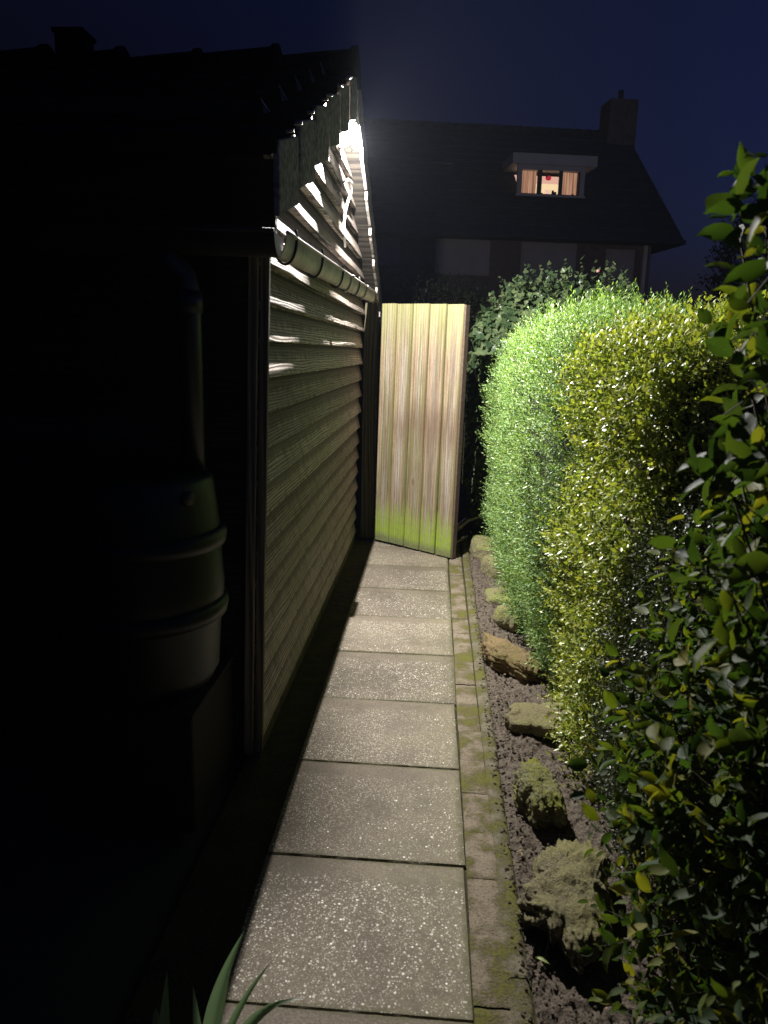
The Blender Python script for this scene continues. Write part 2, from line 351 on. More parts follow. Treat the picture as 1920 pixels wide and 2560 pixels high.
# ---------------------------------------------------------------- barn (gable wall faces the path)
WX = -.607; Y0, Y1 = 2.51, 5.86; LEAN = .025   # the old wall leans a little towards the path
wx = lambda z: WX + LEAN*z; YR, ZR = 4.10, 2.86; SN, SF = .43, .52
VX = -.45
def roof_z(y):            # underside line of the roof at the gable
    return ZR - (YR-y)*SN if y < YR else ZR - (y-YR)*SF
barn = thing('wooden_shed', (-3, 4.2, 0), 'dark weatherboarded shed with a tiled gable roof along the left of the path', 'shed')
mb = MB(); rng = random.Random(3)
z = .055; k = 0
while z < 2.80:
    h = .1225; zb = z; zt = z + h + .012
    # y range of this board under the roof
    ya, yb = Y0, Y1
    if zb > 1.80:
        ya = max(Y0, YR-(ZR-.03-zb)/SN); yb = min(Y1, YR+(ZR-.03-zb)/SF)
    if yb - ya > .12:
        ny = max(6, int((yb-ya)/.05)); sd = rng.random()*50
        warp = rng.uniform(-.002, .005)
        def prof(u, j, ya=ya, yb=yb, zb=zb, zt=zt, sd=sd, warp=warp):
            y = ya+(yb-ya)*u
            w1 = noise.noise(Vector((y*1.3, sd, 0))); w2 = noise.noise(Vector((y*5, sd, 3)))
            zz = zb + .004*w1 + .002*w2
            xo = .0035*w1 + .0015*w2 + warp
            b = wx(zz); return [(b-.034, y, zz+.004), (b-.003+xo, y, zz), (b+xo, y, zz+.005), (b-.012+xo*.6, y, zz+.05), (b-.029, y, zt)][j]
        mb.grid(lambda u, v: prof(u, int(round(v*4))), ny, 4, False)
    z += h; k += 1
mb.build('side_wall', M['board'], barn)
mb = MB()   # backing behind the boards, front and far walls, floor sill
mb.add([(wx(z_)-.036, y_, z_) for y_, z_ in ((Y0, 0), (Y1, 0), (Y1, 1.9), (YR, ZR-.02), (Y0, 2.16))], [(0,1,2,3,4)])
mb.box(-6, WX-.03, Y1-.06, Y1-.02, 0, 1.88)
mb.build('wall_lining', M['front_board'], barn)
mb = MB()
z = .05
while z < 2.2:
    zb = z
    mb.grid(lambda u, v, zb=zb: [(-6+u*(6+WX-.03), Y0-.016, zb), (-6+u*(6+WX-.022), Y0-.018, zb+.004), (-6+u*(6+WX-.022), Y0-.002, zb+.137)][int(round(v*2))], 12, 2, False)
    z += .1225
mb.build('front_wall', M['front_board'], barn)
mb = MB(); Lr = Matrix.Rotation(math.atan(LEAN), 3, 'Y'); mb.obox((wx(.92)-.006, Y0-.010, .92), (.030, .022, 1.80), Lr); mb.obox((wx(.92)-.040, Y0-.030, .92), (.032, .020, 1.80), Lr)
mb.build('corner_board', M['trim'], barn, .002)
mb = MB(); mb.box(WX-.04, WX-.004, Y0+.004, Y1-.004, -.02, .052)
mb.build('bottom_sill', M['post'], barn, .003)
# roof slopes: courses of pantiles
def slope(name, ya, za, yb, zb):
    mb = MB(); n = 7; L = math.hypot(yb-ya, zb-za)
    dy, dz = (yb-ya)/L, (zb-za)/L; ny_, nz_ = -dz*(1 if yb > ya else -1), abs(dy)
    c = L/n
    for i in range(n):
        s0 = i*c - .0; s1 = (i+1)*c + .03
        def fn(u, v, s0=s0, s1=s1):
            x = -6.3 + u*(6.3+VX-.004); s = s0+(s1-s0)*v
            wv = .022*abs(sin((x-VX)*pi/.21))**.7
            lift = .028*(1-v) + .004 + wv
            return (x, ya+dy*s+ny_*lift, za+dz*s+nz_*lift)
        mb.grid(fn, 220, 1, False)
        mb.grid(lambda u, v, s0=s0: (-6.3+u*(6.3+VX-.004), ya+dy*s0+ny_*(.0 + v*(.032+.022*abs(sin((-6.3+u*(6.3+VX-.004)-VX)*pi/.21))**.7)), za+dz*s0+nz_*(v*(.032+.022*abs(sin((-6.3+u*(6.3+VX-.004)-VX)*pi/.21))**.7))), 220, 1, False)
    # battens and soffit below
    mb.build(name, M['tile'], barn)
    mb = MB(); mb.add([(-6.3, ya, za-.004), (VX-.02, ya, za-.004), (VX-.02, yb, zb-.004), (-6.3, yb, zb-.004)], [(0,1,2,3)])
    mb.build('roof_boarding', M['front_board'], barn)
slope('roof_slope', 2.15, ZR-(YR-2.15)*SN, YR, ZR)
slope('roof_slope', 6.0, ZR-(6.0-YR)*SF, YR, ZR)
mb = MB(); x = VX + .005
i = 0
while x > -6.2:
    L = .4
    pts = [(x-L*t, YR, ZR+.012+.045*(t < .12)*0 + .012*sin(i*2.1)+.022*(1-t)) for t in (0, .08, .1, .5, 1.06)]
    r = [.098, .098, .086, .082, .076]
    mb.tube(pts, r, 16); x -= L; i += 1
mb.build('ridge_tiles', M['tile'], barn)
# verge tiles: a hanging flange per course, stepped down both slopes
def verge(y, z, length, rise, tw):
    mb = MB(); n = 8; s = random.random()*30
    t = .018; hgt = .185
    vs = []
    for j, xx in ((0, VX), (1, VX-t)):
        for i in range(n+1):
            u = i/n; yy = y+length*u
            e = .006*noise.noise(Vector((u*4, s, 0)))
            vs.append((xx+.003*e*10, yy, z+rise*u+.012)); vs.append((xx, yy+.004*noise.noise(Vector((u*5, s, 9))), z+rise*u-hgt+.8*e-tw*u*0))
    fs = []
    N = (n+1)*2
    for i in range(n):
        a = i*2
        fs += [(a, a+1, a+3, a+2), (N+a, N+a+2, N+a+3, N+a+1), (a, a+2, N+a+2, N+a), (a+1, N+a+1, N+a+3, a+3)]
    fs += [(0, N, N+1, 1), (2*n, 2*n+1, N+2*n+1, N+2*n)]
    mb.add(vs, fs); return mb.build('verge_tile', M['tile_edge'], barn, .004)
yy = 2.16
while yy < YR-.05:
    L = min(.29, YR-yy); verge(yy, ZR-(YR-yy)*SN + .02, L, .085, .0); yy += .325
yy = YR+.02
while yy < 5.95:
    L = .27; verge(yy, ZR-(yy-YR)*SF+.035, L, -.105, 0); yy += .3
for yv in (2.27, 2.40, 2.62, 2.93, 3.05, 3.35, 3.62, 3.66):
    zv = roof_z(yv)+.035
    mb = MB(); mb.tube([(VX-.004, yv, zv), (VX+.02, yv, zv+.002)], .005, 6); mb.build('tile_nail', M['zinc'], barn)
# fascia under the near eave, soffit and verge board
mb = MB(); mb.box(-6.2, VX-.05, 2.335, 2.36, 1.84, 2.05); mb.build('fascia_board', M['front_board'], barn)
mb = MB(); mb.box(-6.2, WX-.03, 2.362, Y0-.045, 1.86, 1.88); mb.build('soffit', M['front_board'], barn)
# gutters: half round
DEEP = 2.0
def half_gutter(name, pts, r, out, mat, parent, n=14, t=.0025):
    """half pipe swept along pts; out = horizontal unit vector towards the outer lip"""
    mb = MB(); out = Vector(out)
    for rr, flip in ((r, 0), (r-t, 1)):
        rows = []
        for p in pts:
            p = Vector(p)
            rows.append([p + out*(rr*cos(a)) - Vector((0,0,DEEP))*(rr*sin(a)) for a in [pi*k/n for k in range(n+1)]])
        vs = [q for row in rows for q in row]; m_ = n+1
        fs = [(i*m_+k, i*m_+k+1, (i+1)*m_+k+1, (i+1)*m_+k) for i in range(len(pts)-1) for k in range(n)]
        if flip: fs = [f[::-1] for f in fs]
        mb.add(vs, fs, True)
    lip = [Vector(p)+out*(r+.002)+Vector((0,0,.004)) for p in pts]; mb.tube(lip, .0065, 8)
    lip = [Vector(p)-out*(r-.002) for p in pts]; mb.tube(lip, .003, 6)
    return mb.build(name, mat, parent)
GX, GR = -.4955, .0335
gz = lambda y: 1.838 + (y-2.4)*.026
gxx = lambda y: GX + (3.6-y)*.003
gpts = [(gxx(y), y, gz(y)) for y in np.linspace(2.30, 5.98, 24)]
g1 = half_gutter('side_gutter', gpts, GR, (1,0,0), M['zinc'], barn)
def bracket(y, th=.004, wd=.007, mat='iron', dr=.004):
    mb = MB(); a0 = -.35
    pts = [(gxx(y)+(GR+dr)*cos(a), y, gz(y)-(GR+dr)*DEEP*sin(a)) for a in np.linspace(-.4, pi*1.0, 22)]
    mb.tube(pts, wd, 6); mb.build('gutter_bracket', M[mat], g1)
for y in (2.44, 3.0, 3.66, 4.45): bracket(y, wd=.0045)
for y, ln in ((4.02, .07), (4.9, .05), (5.75, .05)):     # sleeves joining lengths of gutter
    half_gutter('gutter_sleeve', [(gxx(y), y, gz(y)+.001), (gxx(y), y+ln, gz(y+ln)+.001)], GR+.006, (1,0,0), M['zinc'], g1)
for y, zz in ((5.985, 0),):
    mb = MB(); mb.tube([(gxx(y), y, gz(y)-.03), (gxx(y), y+.02, gz(y)-.03)], [.036, .036], 16); mb.build('gutter_end', M['iron'], g1)
fp = [(x, 2.262, 1.826+(x+.47)*-.012) for x in np.linspace(-4.5, -.475, 14)]
DEEP = 1.0; g2 = half_gutter('front_gutter', fp, .063, (0,-1,0), M['shaded_zinc'], barn)
mb = MB()
vs = [(-.473, 2.262+.063*cos(a), 1.826-.063*sin(a)) for a in [pi*k/14 for k in range(15)]]
mb.add(vs + [(x-.003, y, z_) for x, y, z_ in vs], [tuple(range(15)), tuple(range(29, 14, -1))])
mb.build('gutter_end', M['zinc'], g2)
# downpipe with offset elbow into the water butt
mb = MB()
px_ = -.755
mb.tube([(px_-.06, 2.262, 1.79), (px_-.055, 2.262, 1.745), (px_-.01, 2.27, 1.70), (px_, 2.275, 1.66), (px_, 2.275, 1.04)], [.043,.043,.041,.038,.038], 18)
mb.tube([(px_, 2.275, 1.665), (px_, 2.275, 1.60)], .044, 18)
mb.build('downpipe', M['plastic'], barn)
# stub chimney on the ridge
mb = MB(); mb.box(-1.985, -1.845, YR-.07, YR+.07, 2.8, 3.035); mb.box(-1.995, -1.835, YR-.08, YR+.08, 3.036, 3.055)
mb.build('chimney', M['tile'], barn)

# ---------------------------------------------------------------- lamp on the gable
LX, LY, LZ = -.470, 4.02, 2.565
nrm = Vector((.66, .24, -.72)).normalized()
lamp = thing('flood_lamp', (WX, LY, LZ), 'small lit white LED flood lamp high on the shed gable', 'lamp')
LC = Vector((-.487, 4.03, 2.56)); nP = Vector((.66, -.36, -.66)).normalized()
Rm = nP.to_track_quat('Z', 'Y').to_matrix(); lc = LC
mb = MB(); mb.obox(lc - nP*.022, (.10, .12, .022), Rm); mb.build('lamp_housing', M['white_cable'], lamp, .005)
mb = MB()
for q in range(6): mb.obox(lc - nP*.040 + Rm @ Vector(((q-2.5)*.014, 0, 0)), (.004, .09, .012), Rm)
mb.build('cooling_fins', M['white_cable'], lamp)
mE, _, _ = emit('lit_glass', (1, .98, .93), 16.)
mb = MB(); mb.grid(lambda u, v: lc - nP*.010 + Rm @ Vector((.058*cos(2*pi*u)*cos(v*pi/2), .070*sin(2*pi*u)*cos(v*pi/2), .030*sin(v*pi/2))), 24, 8)
mb.build('glass_cover', mE, lamp)
Lp = Vector((-.4605, 4.02, 2.53))      # where the LED sits, in front of the glass
tv = Vector((0, 1, 0)).cross(nrm).normalized(); yv = nrm.cross(tv).normalized(); Rf = Matrix((tv, yv, nrm)).transposed()
mb = MB(); mb.obox(Lp + tv*.030 + nrm*.002 + yv*.02, (.002, .13, .050), Rf); mb.build('added_light_shield', M['white_cable'], lamp)  # plate added to keep the lamp's light off the gable boards
wl = wx(LZ); mb = MB(); mb.box(wl-.02, wl+.006, LY-.03, LY+.03, LZ+.01, LZ+.07); mb.tube([(wl+.004, LY-.02, LZ+.04), (LX-.02, LY-.058, LZ+.02)], .005, 6); mb.tube([(wl+.004, LY+.02, LZ+.04), (LX-.02, LY+.058, LZ+.02)], .005, 6)
mb.build('wall_bracket', M['iron'], lamp)
ld = bpy.data.lights.new('lamp_light', 'POINT'); ld.shadow_soft_size = .0045; ld.energy = 640; ld.color = (1, .97, .925)
lo = bpy.data.objects.new('lamp_light', ld); COL.objects.link(lo); lo.location = Lp
lo.rotation_mode = 'QUATERNION'; lo.rotation_quaternion = (-nrm).to_track_quat('Z', 'Y'); link(lo, lamp)
cable = MB()
cable.tube([(wx(z_)+o_, y_, z_) for o_, y_, z_ in ((.004, 4.30, 2.40), (.02, 4.36, 2.425), (.03, 4.46, 2.43), (.02, 4.54, 2.40), (.004, 4.52, 2.34), (.001, 4.44, 2.27), (.001, 4.40, 2.19), (.0, 4.50, 2.09))], .007, 8)
tag(cable.build('lamp_cable', M['white_cable']), 'loose white cable looping down the gable boards below the lamp', 'cable')

# ---------------------------------------------------------------- rain barrel
bar = thing('rain_barrel', (-.925, 2.22, .42), 'dark green plastic rain barrel under the downpipe beside the shed', 'barrel')
mb = MB(); R0 = .262
prof = [(.0, .0), (.17, .0), (.225, .02), (.245, .06), (R0-.005, .25), (R0, .26), (R0+.006, .34), (R0, .42), (R0-.003, .50), (R0-.012, .60), (R0-.022, .68), (R0-.035, .70), (0, .705)]
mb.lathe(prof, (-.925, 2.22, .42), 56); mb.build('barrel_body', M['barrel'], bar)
for zz in (.27, .50):
    mb = MB(); mb.lathe([(R0-.01, zz-.03), (R0+.012, zz-.026), (R0+.018, zz), (R0+.012, zz+.026), (R0-.01, zz+.03)], (-.925, 2.22, .42), 56)
    mb.build('barrel_hoop', M['barrel'], bar)
mb = MB(); mb.tube([(-.925+R0*cos(-.55)*.9, 2.22+R0*sin(-.55)*.9, 1.065), (-.925+R0*cos(-.55)*.975, 2.22+R0*sin(-.55)*.975, 1.065)], .022, 16)
mb.build('overflow_hole', M['black_rubber'], bar)
st = thing('barrel_stand', (-.93, 2.25, 0), 'brown block stand carrying the rain barrel', 'stand')
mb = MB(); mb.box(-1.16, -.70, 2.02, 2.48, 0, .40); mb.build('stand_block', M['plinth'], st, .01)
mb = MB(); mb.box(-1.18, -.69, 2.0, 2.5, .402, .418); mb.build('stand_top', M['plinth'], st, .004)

# ---------------------------------------------------------------- gate and its post
gp = MB(); gp.box(-.572, -.462, 5.875, 5.975, 0, 1.865)
tag(gp.build('gate_post', M['post'], None, .006), 'dark square wooden gate post between shed and open gate', 'post')
ga = Vector((-.452, 5.80, 0)); gb_ = Vector((.160, 5.335, 0))
gate = bpy.data.objects.new('garden_gate', None); COL.objects.link(gate); gate.location = ga
gate['label'] = 'open plank garden gate streaked green and brown at the end of the path'; gate['category'] = 'gate'
gate.rotation_euler = (0, radians(.8), math.atan2((gb_-ga).y, (gb_-ga).x))
GW = (gb_-ga).length
def gpart(mb, name, mat, bevel=0):
    o = mb.build(name, mat, None, bevel); o.parent = gate; return o
pw = GW/5
for i in range(5):
    mb = MB(); a, b_ = i*pw+.003, (i+1)*pw-.003
    zt = 1.855 + .0015*random.uniform(-1, 1) - .002*i; z0 = .022 + random.uniform(-.003, .003)
    nz = 24
    def fn(u, v, a=a, b_=b_, z0=z0, zt=zt, sd=i*9.1):
        xx = a+(b_-a)*[0, .035, .5, .965, 1][int(round(u*4))]; zz = z0+(zt-z0)*v
        d = [0.017, 0, 0, 0, .017][int(round(u*4))]
        return (xx, d+.0006*noise.noise(Vector((zz*2, sd, 0))), zz)
    mb.grid(fn, 4, nz, False)
    mb.add([(a, .0175, z0), (b_, .0175, z0), (b_, .022, z0), (a, .022, z0), (a, .0175, zt), (b_, .0175, zt), (b_, .022, zt), (a, .022, zt)],
           [(0,3,2,1), (4,5,6,7), (1,2,6,5), (2,3,7,6), (3,0,4,7)])
    gpart(mb, 'plank', M['gate'])
for zr in (.32, .96, 1.62):
    mb = MB(); mb.box(.02, GW-.03, .0225, .055, zr-.045, zr+.045); gpart(mb, 'rail', M['gate_edge'], .003)
mb = MB(); mb.box(GW-.0025, GW+.012, .001, .048, .02, 1.84); gpart(mb, 'edge_strip', M['gate_edge'], .002)
mb = MB(); L = math.hypot(.62, GW-.1)
Rr = Matrix.Rotation(-math.atan2(.55, GW-.1), 3, 'Y'); mb.obox((GW/2, .039, .64), (L, .032, .08), Rr); gpart(mb, 'brace', M['gate_edge'])
for zr in (.32, 1.62):
    mb = MB(); mb.box(-.03, .28, .0555, .0595, zr-.015, zr+.015); gpart(mb, 'hinge', M['iron'])
# sticks leaning in the dark gateway
mb = MB(); mb.tube([(.18, 5.72, .11), (.30, 5.80, .20), (.42, 5.83, .24)], [.014, .013, .009], 8)
tag(mb.build('branch_stick', M['straw']), 'pale stick leaning behind the lower corner of the gate', 'stick')
mb = MB(); mb.tube([(.15, 5.62, .03), (.24, 5.7, .06), (.30, 5.74, .09)], [.009, .009, .006], 8)
tag(mb.build('branch_stick', M['straw']), 'short low stick on the ground behind the gate edge', 'stick')
mb = MB(); mb.tube([(.235, 5.78, .60), (.237, 5.78, .98)], .0035, 6); mb.tube([(.237, 5.78, .62), (.237, 5.778, .5)], .0032, 6)
tag(mb.build('garden_cane', M['white_cable']), 'thin pale upright cane in the dark just right of the gate', 'cane')

# ---------------------------------------------------------------- ground, path
def structure(o): o['kind'] = 'structure'; return o
mb = MB()
def gfn(u, v): return (-60+120*u, -20+110*v, -.05)
mb.grid(gfn, 8, 8, False); structure(mb.build('ground', M['sidewalk']))
mb = MB(); rs = random.Random(5)
for i in range(-3, 9):
    y0 = SLAB_Y0+i*SLAB_P+.0013; y1 = y0+SLAB_P-.0026
    xl = -.459; xr = .141+rs.uniform(-.004, .004); sk = rs.uniform(-.005, .005); h = rs.uniform(-.003, .003); tx = rs.uniform(-.003, .003); ty = rs.uniform(-.003, .003)
    nx, ny = 30, 16
    def topf(u, v, y0=y0, y1=y1, xr=xr, h=h, tx=tx, ty=ty, i=i, sk=sk):
        x = xl+(xr-xl)*u; y = y0+(y1-y0)*v
        x += sk*(v-.5)*(u > .5)
        e = min(u*(xr-xl), (1-u)*(xr-xl), v*(y1-y0), (1-v)*(y1-y0))
        z = h+tx*(u-.5)+ty*(v-.5)
        if e < .001:
            z -= .004+.003*abs(noise.noise(Vector((x*40, y*40, i)))); 
            k = .003*noise.noise(Vector((x*25, y*25, i+.5)))
            if u in (0., 1.): x += k
            if v in (0., 1.): y += k
        return (x, y, z)
    us = [0, .004]+[q/nx for q in range(1, nx)]+[.996, 1]; vs_ = [0, .008]+[q/ny for q in range(1, ny)]+[.992, 1]
    vv = [topf(u, v) for v in vs_ for u in us]; a = len(us); b_ = len(vs_)
    ff = [(j*a+q, j*a+q+1, (j+1)*a+q+1, (j+1)*a+q) for j in range(b_-1) for q in range(a-1)]
    per = [q for q in range(a)] + [j*a+a-1 for j in range(1, b_)] + [(b_-1)*a+q for q in range(a-2, -1, -1)] + [j*a for j in range(b_-2, 0, -1)]
    base = len(vv); vv += [(vv[p][0], vv[p][1], -.04) for p in per]
    for q in range(len(per)):
        q2 = (q+1) % len(per); ff.append((per[q], base+q, base+q2, per[q2]))
    mb.add(vv, ff)
structure(mb.build('path', M['slab']))
mb = MB(); mb.grid(lambda u, v: (-.66+.95*u, .5+5.9*v, -.0095-.006*(u < .2)+.005*noise.noise(Vector((u*20, v*140, 0)))), 60, 300)
structure(mb.build('bedding_and_shade_strip', M['bedding_shade']))  # fills the joints; its wall-side strip stands in for the shadow
mb = MB()   # brick soldier course beside the slabs
y = .6; 
while y < 6.3:
    L = .218+rs.uniform(-.004, .004); h = rs.uniform(-.004, .001); xo = rs.uniform(-.002, .002)
    x0 = .1465+xo + (y-3)*.0009; x1 = x0+.090
    def bf(u, v, x0=x0, x1=x1, y0=y, y1=y+L-.002, h=h):
        x = x0+(x1-x0)*u; yy = y0+(y1-y0)*v; n_ = noise.noise(Vector((x*30, yy*30, 2)))
        return (x, yy, h+.0025*n_-(.003 if u in (0., 1.) or v in (0., 1.) else 0))
    mb.grid(bf, 8, 16, True); mb.box(x0+.0005, x1-.0005, y+.0005, y+L-.0045, -.04, h-.005)
    y += L
structure(mb.build('path_edging', M['brick']))
mb = MB(); y = .6
while y < 5.6:
    L = .96; x0 = .2405+(y-3)*.0015
    def kf(u, v, x0=x0, y0=y, y1=y+L-.004):
        x = x0+.052*u; yy = y0+(y1-y0)*v; n_ = noise.noise(Vector((x*30, yy*22, 5)))
        return (x+.002*noise.noise(Vector((yy*9, 1, 1)))+.012*(yy-3)/3, yy, .004+.003*n_-(.008 if u in (0., 1.) else 0))
    mb.grid(kf, 6, 70, True); y += L
structure(mb.build('kerb', M['kerb']))
# dark strip between path and wall carries its shade; beyond the gate earth continues
# soil bed
def soil_h(x, y):
    n = noise.fractal(Vector((x*9, y*9, 0)), .6, 2.2, 5)*.014 + .010*abs(noise.noise(Vector((x*45, y*45, 4)))) + .007*noise.noise(Vector((x*110, y*110, 4)))
    edge = min(1, max(0, (x-.275-(y-3)*.006)/.05))
    return -.022 + edge*(.016+n*1.3+.03*max(0, x-.4))
xs = np.concatenate([np.linspace(.268, .75, 84), np.linspace(.77, 2.4, 20)]); ys = np.concatenate([np.linspace(.7, 4.2, 480), np.linspace(4.21, 6.6, 200)])
mb = MB(); vs = [(x, y, soil_h(x, y)) for y in ys for x in xs]; a = len(xs)
fs = [(j*a+i, j*a+i+1, (j+1)*a+i+1, (j+1)*a+i) for j in range(len(ys)-1) for i in range(a-1)]
mb.add(vs, fs, True); structure(mb.build('soil_bed', M['soil']))
# crumbs of soil on the bed
mb = MB(); rr = random.Random(11)
def lump(mb, c, r, sub=1, amp=.35, sd=0):
    bm = bmesh.new(); bmesh.ops.create_icosphere(bm, subdivisions=sub, radius=1)
    vs = []
    for v in bm.verts:
        d = v.co.normalized(); k = 1+amp*noise.noise(d*1.7+Vector((sd, sd*.3, 0)))
        vs.append((c[0]+d.x*r[0]*k, c[1]+d.y*r[1]*k, c[2]+d.z*r[2]*k))
    mb.add(vs, [tuple(v.index for v in f.verts) for f in bm.faces], False); bm.free()
for i in range(2600):
    y = rr.uniform(1.1, 5.6); x = .262+(y-3)*.006+abs(rr.gauss(0, .14)); s = rr.uniform(.0015, .0065)*(1.25 if rr.random() < .12 else 1)
    lump(mb, (x, y, max(.003 if x < .30 else -1, soil_h(x, y))+s*.4), (s, s*rr.uniform(.7, 1.2), s*.8), 1, .6, i*1.3)
o = mb.build('soil_crumbs', M['soil']); o['kind'] = 'stuff'; o['label'] = 'loose crumbs of earth on the planting bed'
# straw bits and a fallen leaf
for (x, y, a_, L, lab) in ((.33, 1.62, 1.3, .09, 'long dry grass stem lying on the kerb near the big rock'), (.30, 2.02, .2, .02, 'tiny dry husk on the soil beside the mossy boulder'), (.47, 2.0, 1.9, .05, 'dry straw on the soil between the boulder and the big rock')):
    mb = MB(); mb.tube([(x, y, .012), (x+L*.5*cos(a_)+.004, y+L*.5*sin(a_), .02), (x+L*cos(a_), y+L*sin(a_), .014)], .0016, 5)
    tag(mb.build('straw_stem', M['straw']), lab, 'straw')
mb = MB(); mb.grid(lambda u, v: (.305+.035*u, 1.615-.02*u+(v-.5)*.014*sin(pi*min(1, u+.02)), .014+.006*abs(v-.5)+.004*sin(u*3)), 8, 2)
tag(mb.build('fallen_leaf', M['privet_leaf']), 'single narrow fallen leaf on the kerb beside the big rock', 'leaf')
mb = MB(); mb.tube([(.395+.06*t, 3.62+.05*sin(t*3), .01+.045*sin(t*pi)) for t in np.linspace(0, 1, 9)], .006, 8)
tag(mb.build('drip_hose', M['black_rubber']), 'short loop of black hose in the soil under the feathery hedge', 'hose')

n_ = 60; rl = np.random.RandomState(4); yy_ = rl.uniform(1.3, 5.4, n_); xx_ = .30+(yy_-3)*.006+np.abs(rl.normal(0, .13, n_)); litter = (np.stack([xx_, yy_, np.array([max(.006, soil_h(a, b)+.012) for a, b in zip(xx_, yy_)])], 1), rl)
# ---------------------------------------------------------------- stones
def stone(loc, size, rz, tilt, mat, label, amp=.25, p=4., top=1., sub=5, sd=0., rough=.04, layers=0, hollow=0.):
    """weathered rock: chunky rounded block with an irregular outline and a worn flattish top"""
    bm = bmesh.new(); bmesh.ops.create_icosphere(bm, subdivisions=sub, radius=1)
    for v in bm.verts:
        d = v.co.normalized()
        q = (abs(d.x)**p+abs(d.y)**p+abs(d.z)**p)**(-1/p); P_ = d*q
        th = math.atan2(P_.y, P_.x)
        out = 1 + amp*noise.noise(Vector((cos(th)*1.4+sd, sin(th)*1.4, 0))) + amp*.5*noise.noise(Vector((cos(th)*3.5+sd, sin(th)*3.5, 5)))
        k = 1 + rough*noise.fractal(d*5+Vector((sd, 3, 0)), .6, 2.2, 5)*1.6
        x, y, z = P_.x*size[0]*out*k, P_.y*size[1]*out*k, P_.z*size[2]
        if z > 0:
            z *= top + .35*amp*noise.noise(Vector((x*14, y*14, sd)))
            z += size[2]*rough*1.2*noise.fractal(Vector((x*30, y*30, sd)), .6, 2.3, 4)
            if layers: z -= size[2]*.30*(noise.noise(Vector((x*11+3, y*11, sd))) > .12)
        if hollow and P_.y < -.3 and P_.z < .25: y += hollow*size[1]*min(1, (-.3-P_.y)*2)
        v.co = Vector((x, y, z))
    me = bpy.data.meshes.new('garden_stone'); bm.to_mesh(me); bm.free()
    me.polygons.foreach_set('use_smooth', [True]*len(me.polygons))
    o = bpy.data.objects.new('garden_stone', me); COL.objects.link(o); me.materials.append(mat)
    o.location = loc; o.rotation_euler = (radians(tilt[0]), radians(tilt[1]), radians(rz))
    return tag(o, label, 'stone', 'rough stones edging the planting bed')
MS1 = stone_material('yellow_sandstone', (.27,.23,.14), (.36,.33,.19), (.20,.24,.04), .8)
MS2 = stone_material('brown_rock', (.27,.19,.11), (.38,.27,.14), (.10,.12,.02), .5)
MS3 = stone_material('mossy_rock', (.24,.22,.15), (.32,.3,.2), (.21,.22,.03), .9)
MS4 = stone_material('big_rock', (.22,.19,.13), (.36,.32,.2), (.22,.21,.05), .5)
MS5 = stone_material('flat_sandstone', (.24,.2,.12), (.31,.27,.165), (.19,.2,.05), .45)
stone((.47, 5.50, .035), (.15, .13, .09), 10, (8, 4), MS1, 'flat green topped stone farthest back next to the gate', .25, 4, 1, 4, 1.3)
stone((.50, 5.08, .03), (.12, .12, .09), 30, (-6, 0), MS1, 'bright yellow mossy stone half hidden under the hedge near the gate', .3, 4, 1, 4, 4.1)
stone((.48, 4.46, .012), (.12, .11, .045), -10, (8, -4), MS1, 'low pale oval stone flat on the soil below the feathery hedge', .2, 3, 1, 4, 7.7)
stone((.50, 4.03, .03), (.13, .09, .075), 50, (0, 22), MS1, 'pointed yellow stone tilted against the one beside it', .4, 3, 1, 4, 9.2)
stone((.415, 3.42, .045), (.19, .075, .06), -52, (6, 2), MS2, 'orange brown rough rock lying across to the kerb', .35, 3.2, 1, 5, 12.5, .10)
stone((.485, 2.80, .052), (.125, .085, .030), -30, (10, -5), MS5, 'flat slab of sandstone with split layers propped on the soil', .45, 7, 1, 6, 15.8, .02, 1)
stone((.40, 2.27, .045), (.068, .115, .075), 14, (10, 0), MS3, 'rounded boulder covered in moss standing alone on the soil', .3, 3.4, 1, 6, 18.3, .09)
stone((.415, 1.78, .040), (.105, .185, .085), -10, (4, 5), MS4, 'largest pitted rock nearest the camera beside the kerb', .5, 4.5, .95, 6, 22.4, .08, 0, .35)
